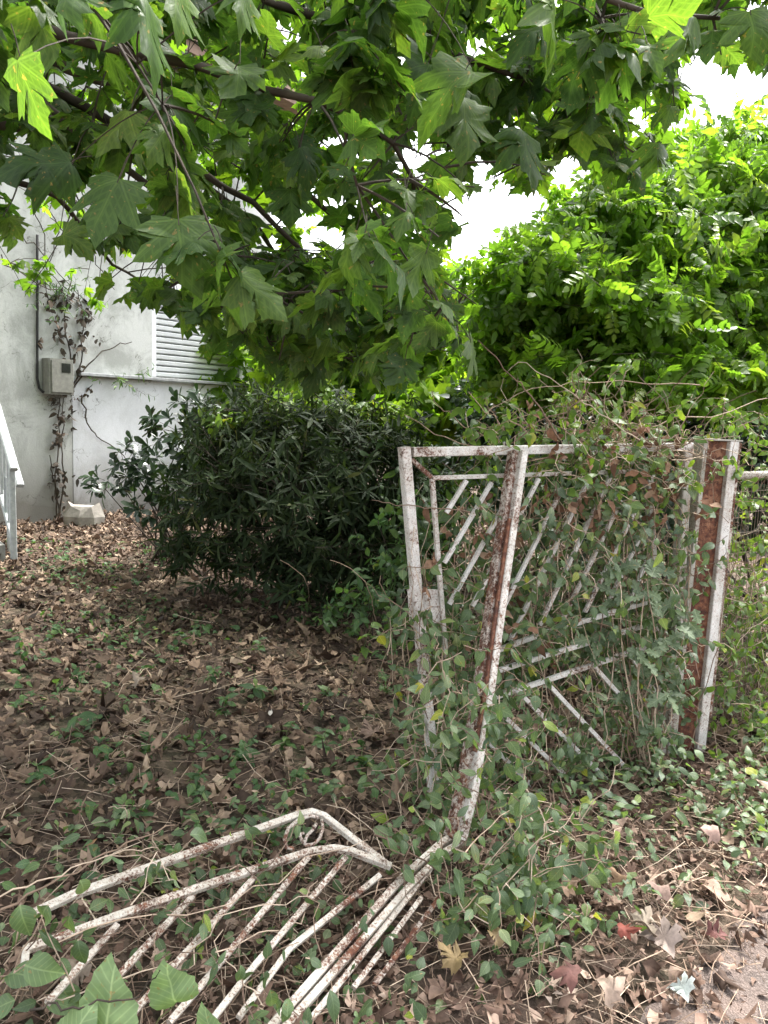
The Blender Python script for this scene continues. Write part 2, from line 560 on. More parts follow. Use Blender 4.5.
MAT['vine'] = leaf_mat('vine_leaf', [(0, (.055, .09, .045)), (.35, (.075, .12, .055)), (.65, (.105, .165, .07)), (.82, (.16, .20, .12)), (.92, (.17, .24, .045)), (1, (.32, .28, .05))],
                       .35, (1.7, 1.8, .6), .45, .45, 'mid', .3, .9)
MAT['weed'] = leaf_mat('weed_leaf', [(0, (.035, .075, .03)), (.6, (.06, .12, .04)), (.93, (.10, .16, .05)), (1, (.28, .27, .06))], .35, (1.6, 1.8, .6), .5, .4, 'mid', .3, .6)
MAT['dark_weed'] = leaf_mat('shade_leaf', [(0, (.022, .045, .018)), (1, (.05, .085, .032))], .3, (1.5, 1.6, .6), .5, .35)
MAT['broad'] = leaf_mat('broad_leaf', [(0, (.13, .20, .09)), (1, (.18, .26, .12))], .35, (1.4, 1.6, .7), .55, .35, 'mid', .35, .6)
MAT['oak'] = leaf_mat('oak_leaf', [(0, (.075, .11, .06)), (1, (.13, .18, .095))], .25, (1.4, 1.6, .8), .5, .4, 'mid', .25, .7)
MAT['fence_leaf'] = leaf_mat('fence_vine_leaf', [(0, (.06, .11, .03)), (.5, (.10, .17, .04)), (.85, (.15, .22, .045)), (1, (.30, .28, .05))], .4, (1.8, 1.9, .6), .45, .4)
MAT['litter'] = dry_mat('dry_litter', [(0, (.03, .02, .015)), (.3, (.075, .05, .036)), (.6, (.16, .11, .078)), (.85, (.27, .195, .14)), (1, (.42, .33, .25))])
MAT['litter_pale'] = dry_mat('dry_verge_litter', [(0, (.05, .032, .023)), (.3, (.13, .082, .06)), (.65, (.24, .163, .125)), (.9, (.37, .275, .215)), (1, (.50, .41, .34))])
MAT['drystem'] = dry_mat('dry_stem', [(0, (.12, .08, .06)), (.5, (.28, .205, .15)), (1, (.50, .41, .32))], 0.0, .85)
MAT['deadleaf'] = dry_mat('dead_leaf', [(0, (.10, .055, .035)), (.6, (.24, .13, .08)), (1, (.40, .28, .20))], .25)
MAT['deadgrey'] = dry_mat('withered_leaf', [(0, (.035, .03, .025)), (.6, (.085, .07, .055)), (1, (.17, .12, .09))], .15)
MAT['twig'] = simple_mat('twig_bark', (.025, .02, .016), (.07, .055, .04), 30, .85)
MAT['redtwig'] = simple_mat('red_brown_twig', (.09, .05, .035), (.20, .12, .08), 30, .8)
MAT['bark'] = bark_mat()
MAT['greenstem'] = simple_mat('green_stem', (.08, .11, .04), (.17, .17, .08), 20, .7)
MAT['paint_a'] = rust_paint('flaking_paint', .33)
MAT['paint_b'] = rust_paint('flaking_paint_rustier', .50, (.52, .49, .45), 80)
MAT['paint_c'] = rust_paint('weathered_white_paint', .24, (.66, .65, .63))
MAT['paint_d'] = rust_paint('dull_cracked_paint', .35, (.57, .54, .485), 120)
MAT['paint_shaded'] = rust_paint('shaded_white_paint', .18, (.40, .39, .35))  # white paint greyed: shade of the left-facing stiles and flange put into colour
MAT['rust'] = rust_paint('heavy_rust', .62, (.27, .135, .075), 40)
MAT['rail'] = simple_mat('pale_grey_rail_paint', (.27, .285, .29), (.42, .435, .44), 20, .5, .1)
MAT['wall'] = plaster_mat('stained_plaster', (.44, .448, .435), (.15, .16, .14), .5)
MAT['wall_white'] = plaster_mat('pale_plaster', (.58, .59, .62), (.36, .37, .385), .35)
MAT['ledge'] = simple_mat('ledge_concrete', (.17, .175, .175), (.34, .35, .36), 14, .8, .2)
MAT['shutter'] = simple_mat('white_shutter', (.50, .515, .53), (.60, .61, .625), 5, .45, .05)
MAT['darkmetal'] = simple_mat('dark_void', (.012, .012, .012), (.03, .03, .03), 10, .5, .05)
MAT['meter'] = simple_mat('meter_grey', (.13, .13, .115), (.22, .215, .19), 18, .6, .2)
MAT['meterglass'] = simple_mat('meter_window', (.015, .016, .016), (.03, .03, .03), 10, .15, .02, spec=.6)
MAT['cable'] = simple_mat('black_cable', (.012, .012, .012), (.03, .03, .03), 20, .6, .1)
MAT['concrete'] = simple_mat('old_concrete', (.16, .155, .145), (.34, .33, .31), 10, .9, .4)
MAT['rooftile'] = simple_mat('clay_tile', (.16, .11, .085), (.26, .18, .14), 10, .85, .3)
MAT['stone'] = simple_mat('field_stone', (.20, .18, .16), (.40, .37, .33), 9, .9, .5)
MAT['wire'] = simple_mat('rusty_wire', (.07, .05, .04), (.22, .17, .13), 60, .8, .2)


def ground_mat():
    m, nt = new_mat('soil')
    b = NB(nt)
    co = b.coord('Object')
    n1 = b.noise(co, 2.0, 6, .6)
    n2 = b.noise(co, 38, 6, .7)
    n3 = b.noise(co, 9, 4, .6)
    col = b.ramp(n2, [(.28, (.030, .022, .017)), (.5, (.075, .054, .042)), (.72, (.15, .11, .086))])
    wr = b.n('ShaderNodeVectorMath', operation='ADD')
    nv = b.n('ShaderNodeTexNoise'); nv.inputs['Scale'].default_value = 14; b.l(co, nv.inputs['Vector'])
    b.l(co, wr.inputs[0]); sc_ = b.n('ShaderNodeVectorMath', operation='SCALE'); sc_.inputs['Scale'].default_value = .09
    b.l(nv.outputs['Color'], sc_.inputs[0]); b.l(sc_.outputs[0], wr.inputs[1])
    vo = b.n('ShaderNodeTexVoronoi'); vo.inputs['Scale'].default_value = 26; b.l(wr.outputs[0], vo.inputs['Vector'])
    sx = b.n('ShaderNodeSeparateXYZ'); b.l(vo.outputs['Color'], sx.inputs[0])
    mat_ = b.ramp(sx.outputs[0], [(0, (.035, .025, .02)), (.4, (.08, .056, .044)), (.75, (.145, .10, .078)), (1, (.25, .185, .145))])
    col = b.mix(.7, col, mat_)
    col = b.mix(b.ramp(n1, [(.45, (0, 0, 0)), (.7, (.5, .5, .5))]), col, (.05, .06, .03))
    b.out(b.pbsdf(col, .95, .15, b.bump(b.math('ADD', n2, n3), .9, .02)))
    return m


def path_mat():
    m, nt = new_mat('gritty_track')
    b = NB(nt)
    co = b.coord('Object')
    v = b.n('ShaderNodeTexVoronoi'); v.inputs['Scale'].default_value = 130
    b.l(co, v.inputs['Vector'])
    n1 = b.noise(co, 5, 5, .6)
    n2 = b.noise(co, 120, 4, .7)
    col = b.ramp(n2, [(.3, (.045, .036, .032)), (.55, (.115, .092, .082)), (.75, (.24, .20, .178))])
    col = b.mix(b.ramp(n1, [(.4, (0, 0, 0)), (.65, (.6, .6, .6))]), col, (.21, .155, .13))
    b.out(b.pbsdf(col, .9, .25, b.bump(b.math('ADD', v.outputs[0], n2), .7, .006)))
    return m


MAT['ground'] = ground_mat()
MAT['path'] = path_mat()

# ------------------------------------------------------------------ world and sun
SUN_EL, SUN_AZ = R(60), R(48)          # azimuth measured from +Y towards +X
w = bpy.data.worlds.new('World')
scene.world = w
w.use_nodes = True
wn = w.node_tree
wn.nodes.clear()
wb = NB(wn)
sky = wb.n('ShaderNodeTexSky', sky_type='NISHITA')
sky.sun_disc = False
sky.sun_elevation = SUN_EL
sky.sun_rotation = SUN_AZ
sky.air_density = 1.0
sky.dust_density = 4.0
hs = wb.n('ShaderNodeHueSaturation')
hs.inputs['Saturation'].default_value = .22      # thin white overcast over the blue
wb.l(sky.outputs[0], hs.inputs['Color'])
bg = wb.n('ShaderNodeBackground')
bg.inputs['Strength'].default_value = .13
wb.l(hs.outputs[0], bg.inputs[0])
wo = wb.n('ShaderNodeOutputWorld')
wb.l(bg.outputs[0], wo.inputs[0])

sl = bpy.data.lights.new('sun', 'SUN')
sl.energy = 1.5
sl.angle = R(10)
sl.color = (1, .96, .90)
so = bpy.data.objects.new('sun', sl)
COL.objects.link(so)
sdir = Vector((math.sin(SUN_AZ) * math.cos(SUN_EL), math.cos(SUN_AZ) * math.cos(SUN_EL), math.sin(SUN_EL)))
so.rotation_euler = sdir.to_track_quat('Z', 'Y').to_euler()
so.location = (6, -4, 12)

vs = scene.view_settings
vs.view_transform = 'Standard'
vs.look = 'None'
vs.gamma = 1
vs.use_curve_mapping = False
vs.exposure = 2.68
scene.cycles.use_denoising = True
scene.cycles.max_bounces = 10
scene.cycles.diffuse_bounces = 5
scene.cycles.transmission_bounces = 8
scene.cycles.caustics_reflective = False
scene.cycles.caustics_refractive = False

# ------------------------------------------------------------------ ground and track
def grid_sheet(name, xs, ys, zf, mat):
    X, Y = np.meshgrid(xs, ys)
    Z = zf(X, Y)
    nx, ny = len(xs), len(ys)
    V = np.column_stack([X.ravel(), Y.ravel(), Z.ravel()])
    F = [(j * nx + i, j * nx + i + 1, (j + 1) * nx + i + 1, (j + 1) * nx + i) for j in range(ny - 1) for i in range(nx - 1)]
    me = bpy.data.meshes.new(name)
    me.from_pydata(V.tolist(), [], F)
    me.polygons.foreach_set('use_smooth', np.ones(len(F), bool))
    return link(name, me, mat, None)


xs = np.concatenate([[-400, -150, -60, -25, -14], np.arange(-9, 9.01, .12), [14, 25, 60, 150, 400]])
ys = np.concatenate([[-400, -150, -50, -15, -6], np.arange(-3, 13.01, .12), [18, 30, 70, 180, 500]])
tag(grid_sheet('ground', xs, ys, lambda x, y: gz(x, y) * (np.abs(x) < 9.5) * (np.abs(y - 5) < 8.5), MAT['ground']), kind='structure')

E0, E1 = gnd(640, 1024), gnd(768, 905)
edir = norm((E1 - E0)[:2])
enrm = np.array([-edir[1], edir[0]])          # towards the yard


def edge_dist(x, y):                           # >0 on the yard side of the track's edge
    return (x - E0[0]) * enrm[0] + (y - E0[1]) * enrm[1]


mb = MB()
ts = np.arange(-7, 9.01, .06)
rows = []
for t in ts:
    wv = .035 * math.sin(3.1 * t) + .02 * math.sin(8.7 * t + 1) + .012 * math.sin(23 * t)
    r_ = []
    for k, off in enumerate((wv, wv - .05, -.3, -.7, -1.2, -1.8, -2.6)):
        x, y = E0[0] + edir[0] * t + enrm[0] * off, E0[1] + edir[1] * t + enrm[1] * off
        r_.append((x, y, gz(x, y) + (-.004 if k == 0 else .012)))
    rows.append(r_)
nk = len(rows[0])
mb.add([p for r_ in rows for p in r_], [(i * nk + k, i * nk + k + 1, (i + 1) * nk + k + 1, (i + 1) * nk + k) for i in range(len(rows) - 1) for k in range(nk - 1)])
tag(mb.build('path', MAT['path'], smooth=True), kind='structure')

# ------------------------------------------------------------------ house
WB = gnd(60, 520)
wd = np.array([math.sin(R(36)), math.cos(R(36)), 0.])      # along the wall, going away to the right
wn_ = np.array([-wd[1], wd[0], 0.])                         # into the house
UP = np.array([0, 0, 1.])
WPL = (WB, wn_)


def wc(px, py):                                             # wall coordinates of a pixel
    p = onpl(px, py, WPL)
    return float(np.dot(p - WB, wd)), float(p[2])


def wp(t, z, o=0.0):                                        # wall point; o = in front of the wall
    return WB + wd * t + UP * (z - WB[2]) - wn_ * o


house = empty('house', (WB[0], WB[1], 0), 'whitewashed old house with stained plaster and a closed shutter, behind the dark shrub', 'house')
tl, zl1 = wc(80, 376)
tr_, zl2 = wc(225, 386)
ZL = (zl1 + zl2) / 2
tw0, _ = wc(152, 340)
print('ledge z', zl1, zl2, 't', tl, tr_, 'win t', tw0, 'WB', WB)
m = MB()
m.obox(wp(-2.6, -.2, 0), wd, wn_, UP, tw0 + 2.6, .3, ZL + 4.65)              # stained bay
m.obox(wp(tw0 + .002, -.2, -.004), wd, wn_, UP, 2.5, .3, ZL + .2)            # below the window
m.obox(wp(tw0 + .002, ZL, -.16), wd, wn_, UP, 2.5, .2, 4.45)                 # recessed wall of the window bay
m.obox(wp(-2.6, -.2, -.31), wn_, -wd * -1, UP, 5.5, .25, ZL + 4.64)
m.obox(wp(tw0 + 2.3, -.2, -.40), wn_, wd, UP, 5.2, .2, ZL + 4.64)
m.build('wall', MAT['wall'], house)
m = MB()
m.obox(wp(tl - .12, .0, .006), wd, wn_, UP, tw0 - tl + .12 + 2.48, .009, ZL - .002)  # panel below the ledge, paler and bluer than the rest of the wall
m.build('lower_panel', MAT['wall_white'], house)
m = MB()
m.beam([wp(tl - .05, ZL + .03, .05), wp(tw0 + 2.5, ZL + .03, .05)], .12, .045, UP, .3)
m.build('ledge', MAT['ledge'], house)
win = MB()
wz0, wz1, ww = ZL + .065, ZL + 1.45, 1.75
for t0, t1, z0, z1 in ((tw0 + .03, tw0 + .12, wz0, wz1), (tw0 + ww, tw0 + ww + .09, wz0, wz1), (tw0 + .121, tw0 + ww - .001, wz1 - .09, wz1)):
    win.obox(wp(t0, z0, -.06), wd, wn_, UP, t1 - t0, .09, z1 - z0)
wobj = win.build('window', MAT['shutter'], house)
sh = MB()
z = wz0 + .01
while z < wz1 - .12:
    a = wp(tw0 + .122, z, -.10); L = ww - .124
    sh.add([a, a + wd * L, a + wd * L - wn_ * .02 + UP * .012, a - wn_ * .02 + UP * .012, a - wn_ * .026 + UP * .055, a + wd * L - wn_ * .026 + UP * .055,
            a + UP * .064, a + wd * L + UP * .064],
           [(0, 1, 2, 3), (3, 2, 5, 4), (4, 5, 7, 6)])
    z += .084
shut = sh.build('shutter', MAT['shutter'], house)
shut.parent = wobj; shut.matrix_parent_inverse = Matrix.Identity(4)
bk = MB(); bk.obox(wp(tw0 + .122, wz0, -.125), wd, wn_, UP, ww - .124, .02, wz1 - wz0 - .1)
o = bk.build('shutter_gap', MAT['rail'], house)
o.parent = wobj; o.matrix_parent_inverse = Matrix.Identity(4)
m = MB()
m.obox(wp(-3.0, ZL + 4.46, .45), wd, wn_, UP, tw0 + 5.9, 6.4, .14)
eave = wp(-3.0, ZL + 4.61, .5); Lr = tw0 + 5.9
for k in range(2):
    a = eave if k == 0 else eave + wn_ * 6.5
    b_ = eave + wn_ * 3.25 + UP * 1.3
    m.add([a, a + wd * Lr, b_ + wd * Lr, b_, a + UP * .08, a + wd * Lr + UP * .08, b_ + wd * Lr + UP * .08, b_ + UP * .08],
          [(0, 1, 2, 3), (7, 6, 5, 4), (0, 4, 5, 1), (0, 3, 7, 4), (1, 5, 6, 2), (3, 2, 6, 7)])
m.build('roof', MAT['rooftile'], house)

# electric meter box and its cable
t0, z0 = wc(42, 394); t1, z1 = wc(66, 360)
mt = empty('electric_meter', wp(t0, z0, .1), 'grey metal electricity meter box with a small dark window, on the house wall', 'meter box')
m = MB(); m.beam([wp((t0 + t1) / 2, z0, .09), wp((t0 + t1) / 2, z1, .09)], t1 - t0, .17, wn_, .15); m.build('case', MAT['meter'], mt)
m = MB(); m.beam([wp((t0 + t1) / 2, z0 + .03, .187), wp((t0 + t1) / 2, z1 - .02, .187)], (t1 - t0) * .86, .022, wn_, .3); m.build('lid', MAT['meter'], mt)
m = MB(); m.obox(wp(t0 + (t1 - t0) * .46, z0 + (z1 - z0) * .62, .203), wd, wn_, UP, (t1 - t0) * .36, .008, (z1 - z0) * .26); m.build('display_window', MAT['meterglass'], mt)
cpts = [wp(*wc(36, y), .03) for y in (235, 260, 300, 330, 360, 378)] + [wp(*wc(38, 388), .03), wp(*wc(41, 392), .04), wp(*wc(44, 391), .06)]
m = MB(); m.tube(cpts, .016, 7)
tag(m.build('cable', MAT['cable'], None, True), 'black cable running down the house wall into the side of the meter box', 'cable')
# thin wire line scratch between wall and vine
# concrete steps and railing on the left
SB = gnd(14, 562)
sd = norm(np.array([-.6, .8, 0])); sn = np.array([sd[1], -sd[0], 0])      # up the stair / across it to the right
st = MB()
for k in range(7):
    st.obox(SB + sd * (.02 + .28 * k) - sn * (1.25) - UP * .1, sd, sn, UP, .28 * (8 - k), 1.18, .1 + .17 * (k + 1), .5)
steps = st.build('staircase', MAT['concrete'])
tag(steps, 'old concrete entrance steps climbing to the house behind the pale railing', 'steps')
rl = empty('stair_railing', (SB[0], SB[1], 0), 'pale grey metal stair railing with sloping flat handrails at the left edge', 'railing')
rise = .72
for k, (off, base, hh) in enumerate(((0.0, 0.0, .96), (.34, .22, .80))):
    p0 = SB + sd * off * .9 + sn * .03 * k
    m = MB(); m.beam([p0 - UP * .05, p0 + UP * hh], .055, .055, sd, .2); m.build('post', MAT['rail'], rl)
for off, hh, nm in ((0.0, .97, 'handrail'), (0.33, .78, 'handrail')):
    p0 = SB + sd * (off - .1) + UP * (hh - .06) + sn * (0 if off == 0 else .12)
    m = MB(); m.beam([p0, p0 + sd * 1.9 + UP * 1.9 * rise], .07, .045, UP, .5); m.build(nm, MAT['rail'], rl)
p0 = SB + UP * .22
m = MB(); m.beam([p0, p0 + sd * 1.8 + UP * 1.8 * rise], .05, .05, UP, .2); m.build('lower_rail', MAT['rail'], rl)
for k in range(1, 9):
    p0 = SB + sd * .17 * k + UP * (.24 + .17 * k * rise)
    m = MB(); m.beam([p0, p0 + UP * .66], .025, .025, sd, .2); m.build('baluster', MAT['rail'], rl)
st = MB()
c = gnd(84, 526)
th = np.linspace(0, 2 * math.pi, 9)[:-1]
top = [c + np.array([.20 * math.cos(a) * (1 + .15 * math.sin(3 * a)), .12 * math.sin(a), .26 + .05 * math.cos(2 * a)]) for a in th]
mid = [c + np.array([.27 * math.cos(a) * (1 + .1 * math.sin(2 * a)), .16 * math.sin(a), .13]) for a in th]
bot = [c + np.array([.25 * math.cos(a), .15 * math.sin(a), -.05]) for a in th]
st.add(bot + mid + top, [tuple(range(7, -1, -1)), tuple(range(16, 24))] + [(r_ * 8 + k, r_ * 8 + (k + 1) % 8, r_ * 8 + 8 + (k + 1) % 8, r_ * 8 + 8 + k) for r_ in (0, 1) for k in range(8)])
tag(st.build('rock', MAT['stone'], None), 'pale angular stone lying at the foot of the house wall', 'rock')

# ------------------------------------------------------------------ standing gate
GA, GB = gnd(434, 800), gnd(676, 757)
gu = norm((GB - GA) * np.array([1, 1, 0]))
gn = np.array([-gu[1], gu[0], 0.])                       # away from the street
GPL = (GA, gn)
print('gate A,B', GA, GB, 'u', gu)



def G(px, py, off=0.0):
    return onpl(px, py, GPL) - gn * off


gate = empty('garden_gate', (GA[0], GA[1], 0), 'upright white metal gate with chevron bars, overgrown with vines beside the rusty post', 'gate')


def bar(parent, name, pts, w, h, mat, off=0.0, up=None, conv=G):
    m = MB()
    m.beam([conv(x, y) - (gn * off) for x, y in pts], w, h, gn if up is None else up, .18, random.random())
    return m.build(name, MAT[mat], parent)


lb = gnd(432, 800, -.02)
m = MB(); m.beam([G(404, 447), G(417, 600), G(430, 735), G(434, 800)], .038, .045, gn, .18); m.build('stile', MAT['paint_c'], gate)
m = MB(); m.beam([G(412, 452), G(690, 446.5)], .036, .04, gn, .18); m.build('top_rail', MAT['paint_c'], gate)
bar(gate, 'inner_rail', [(432, 478), (520, 475), (645, 471)], .017, .017, 'paint_a')
bar(gate, 'inner_stile', [(432, 479), (446, 660)], .018, .018, 'paint_a')
bar(gate, 'corner_brace', [(411, 459), (431, 477)], .017, .017, 'paint_b')
for pts in ([(464, 480), (444, 512)], [(489, 482), (442, 562)], [(512, 486), (447, 603)], [(536, 478), (470, 605)], [(560, 487), (500, 608)], [(591, 468), (507, 640)],
            [(610, 470), (537, 624)], [(618, 500), (560, 618)], [(633, 508), (582, 611)], [(640, 530), (602, 608)], [(644, 560), (624, 604)]):
    bar(gate, 'infill_bar', pts, .016, .016, 'paint_c', off=.02)
bar(gate, 'middle_rail', [(472, 655), (537, 631), (640, 600)], .02, .018, 'paint_c', off=.04)
bar(gate, 'middle_rail', [(470, 675), (520, 659), (642, 622)], .02, .018, 'paint_c', off=.04)
bar(gate, 'middle_rail', [(470, 700), (523, 683), (645, 643)], .02, .018, 'paint_c', off=.04)
for pts in ([(586, 662), (652, 735)], [(543, 682), (629, 774)], [(510, 686), (601, 776)], [(625, 655), (655, 700)], [(497, 711), (574, 785)], [(480, 735), (545, 800)], [(476, 772), (538, 824)]):
    bar(gate, 'infill_bar', pts, .018, .018, 'paint_c', off=.05)
m = MB(); m.beam([G(648, 470), G(662, 760)], .03, .035, gn, .18); m.build('stile', MAT['paint_shaded'], gate)
m = MB(); m.beam([G(686, 447), G(668, 760)], .05, .045, gn, .18); m.build('stile', MAT['paint_shaded'], gate)
pl = MB()
q0 = G(427, 607, .02)
px_ = norm(G(440, 607) - G(420, 607)); pz = norm(G(430, 590) - G(432, 625))
pl.obox(q0 - px_ * .075 - pz * .07 + gn * .028, px_, gn, pz, .15, .008, .14)
pl.build('lock_plate', MAT['paint_c'], gate)

# leaning loose stile of the other leaf
FA, FB, FC = gnd(302, 813, .28), gnd(25, 948, .26), gnd(309, 1020, .05)
fn = norm(np.cross(FB - FA, FC - FA))
if fn[2] < 0: fn = -fn
FPL = (FA, fn)


def Fp(px, py): return onpl(px, py, FPL)


print('fallen', FA, FB, FC, 'kink', Fp(448, 850), 'n', fn, Fp(383, 875), Fp(22, 985), Fp(423, 917))
K = Fp(452, 842)
K[2] = max(K[2], .05)
tp = at(519, 453, G(519, 453)[1] - .05)
leanpts = [tp, tp * .62 + K * .38 + np.array([.012, 0, 0]), tp * .3 + K * .7, K]
# bend the run so that it follows the kinked stile
dpt = [G(519, 453)[1] - .06, None, None, K[1]]
lp = []
for (px, py), f in (((518, 452), 0), ((500, 575), .31), ((484, 690), .62), ((467, 790), .87), ((455, 838), 1)):
    Y = dpt[0] * (1 - f) + dpt[3] * f
    lp.append(at(px, py, Y))
ls = empty('gate_stile', (K[0], K[1], 0), 'bent rusty white stile leaning with its head against the upright gate', 'gate post')
side = norm(np.cross(lp[0] - lp[-1], gn)); fr = norm(np.cross(lp[0] - lp[-1], side))
if np.dot(fr, np.array([0, -1, 0])) < 0: fr = -fr
off1 = np.array([.5, -.2, 0]); off1 = norm(off1)
m = MB(); m.beam([p - off1 * .017 for p in lp], .033, .045, gn, .18); m.build('rusty_bar', MAT['rust'] if False else MAT['paint_b'], ls)
m = MB(); m.beam([p + off1 * .0155 for p in lp[:2]] + [lp[2] + off1 * .0155 + gn * .002] + [p + off1 * .0155 for p in lp[3:]], .030, .05, gn, .18); m.build('white_bar', MAT['paint_a'], ls)
m = MB(); m.beam([p * 1.0 - gn * .028 - off1 * .004 for p in (lp[0] * .45 + lp[1] * .55, lp[1], lp[2], lp[2] * .4 + lp[3] * .6)], .030, .012, gn, .18); m.build('rust_plate', MAT['rust'], ls)

# ------------------------------------------------------------------ fallen gate leaf
fg = empty('fallen_gate', (float(Fp(240, 930)[0]), float(Fp(240, 930)[1]), 0), 'fallen white metal gate leaf with arched top and scroll, lying in front', 'gate')


def fbar(name, pts, w, h, mat, dz=0.0):
    m = MB(); m.beam([Fp(x, y) + fn * dz for x, y in pts], w, h, fn, .2, random.random())
    return m.build(name, MAT[mat], fg)


fbar('top_rail', [(14, 923), (73, 895), (180, 857), (298, 815), (312, 812), (324, 816), (352, 838), (388, 866)], .0215, .019, 'paint_d')
fbar('inner_rail', [(23, 984), (26, 949), (70, 934), (112, 918), (215, 882), (311, 851), (335, 848), (352, 851), (391, 866)], .0215, .019, 'paint_d', -.002)
for pts in ([(118, 922), (48, 1000)], [(193, 894), (123, 969), (90, 1006)], [(255, 875), (174, 964), (130, 1015)], [(311, 853), (196, 990), (170, 1020)],
            [(347, 855), (254, 965), (215, 1015)], [(381, 873), (291, 946), (240, 1015)]):
    fbar('infill_bar', pts, .0165, .015, 'paint_d', -.012)
fbar('stile', [(455, 836), (440, 845), (400, 881), (277, 1021), (250, 1052)], .022, .03, 'paint_d', .004)
fbar('stile', [(462, 842), (444, 853), (409, 887), (288, 1024), (262, 1054)], .020, .03, 'paint_d', -.002)
fbar('infill_bar', [(432, 866), (309, 1020), (285, 1050)], .016, .016, 'paint_d', -.02)
fbar('infill_bar', [(424, 893), (356, 983)], .015, .015, 'paint_d', -.024)
fbar('infill_bar', [(442, 893), (377, 980)], .015, .015, 'paint_b', -.028)
sc_px = [(318, 819), (310, 817), (298, 821), (288, 829), (284, 841), (286, 849), (293, 850)]
m = MB(); m.tube([Fp(x, y) + fn * .006 for x, y in sc_px], .0066, 6); 
sc2 = [(321, 820), (322, 830), (319, 840), (313, 846), (305, 847), (301, 842), (299, 836), (303, 835)]
m.tube([Fp(x, y) + fn * .008 for x, y in sc2], .006, 6)
sc3 = [(303, 846), (306, 838), (312, 832), (315, 826)]
m.tube([Fp(x, y) + fn * .012 for x, y in sc3], .0055, 6)
m.build('scroll', MAT['paint_b'], fg, True)

# ------------------------------------------------------------------ rusty post
PB = gnd(689, 757); PT = at(723, 441, PB[1] + .01)
pu = norm(PT - PB)
Lp = np.linalg.norm(PT - PB)
pr = norm(np.array([.93, .25, 0])); pr = norm(pr - pu * np.dot(pr, pu)); pf = np.cross(pr, pu)      # right, and away
if pf[1] < 0: pf = -pf
post = empty('gate_post', (PB[0], PB[1], 0), 'leaning steel gate post with rusted brown web between white flanges', 'post')


def pbox(name, x0, x1, y0, y1, z0, z1, mat):
    m = MB(); xm, ym = (x0 + x1) / 2, (y0 + y1) / 2
    m.beam([PB + pr * xm + pf * ym + pu * z0, PB + pr * xm + pf * ym + pu * ((z0 + z1) / 2), PB + pr * xm + pf * ym + pu * z1], x1 - x0, y1 - y0, pf, .12)
    return m.build(name, MAT[mat], post)


pbox('flange', -.108, -.087, -.012, .10, -.1, Lp, 'paint_shaded')
pbox('web', -.0865, .026, .004, .016, -.1, Lp - .002, 'rust')
pbox('flange', .0265, .074, -.02, .10, -.1, Lp, 'paint_c')
pbox('edge_strip', .0745, .094, -.012, .09, .2, Lp - .004, 'paint_b')
pbox('cap', -.112, .096, -.022, .104, Lp + .001, Lp + .008, 'paint_shaded')

# ------------------------------------------------------------------ wire fence to the right of the post
F0 = PT + pr * .09; F0z = 1.36
fd = norm(np.array([.80, .60, 0])); fdn = np.array([-fd[1], fd[0], 0])
F0 = np.array([F0[0], F0[1] + .03, 0])
fence = empty('wire_fence', F0, 'rusty wire mesh fence with a white top tube, beside the rusty post', 'fence')
m = MB(); m.tube([F0 + UP * F0z + fd * t for t in (0, .6, 1.5, 3.2)], .019, 8); m.build('top_rail', MAT['paint_a'], fence, True)
m = MB()
for i in range(105):
    p = F0 + fd * (.015 + .03 * i) + fdn * .01
    m.tube([p + UP * 0, p + UP * .7 + fdn * .01 * math.sin(i * .7), p + UP * (F0z - .01)], .0016, 3)
for k in range(13):
    m.tube([F0 + fd * t + UP * (.08 + .1 * k) + fdn * (.012 + .01 * math.sin(t * 3 + k)) for t in np.linspace(0, 3.2, 9)], .0016, 3)
m.build('wire_mesh', MAT['wire'], fence)
p = F0 + fd * 3.2
m = MB(); m.tube([p - UP * .1, p + UP * (F0z + .04)], .024, 8); m.build('post', MAT['paint_a'], fence, True)

# ------------------------------------------------------------------ PLANE TREE
def smooth_path(pts, n):
    pts = np.asarray(pts, float)
    seg = np.linalg.norm(np.diff(pts, axis=0), axis=1)
    s = np.concatenate([[0], np.cumsum(seg)])
    t = np.linspace(0, s[-1], n)
    out = np.column_stack([np.interp(t, s, pts[:, k]) for k in range(3)])
    for _ in range(2):
        out[1:-1] = .25 * out[:-2] + .5 * out[1:-1] + .25 * out[2:]
    return out


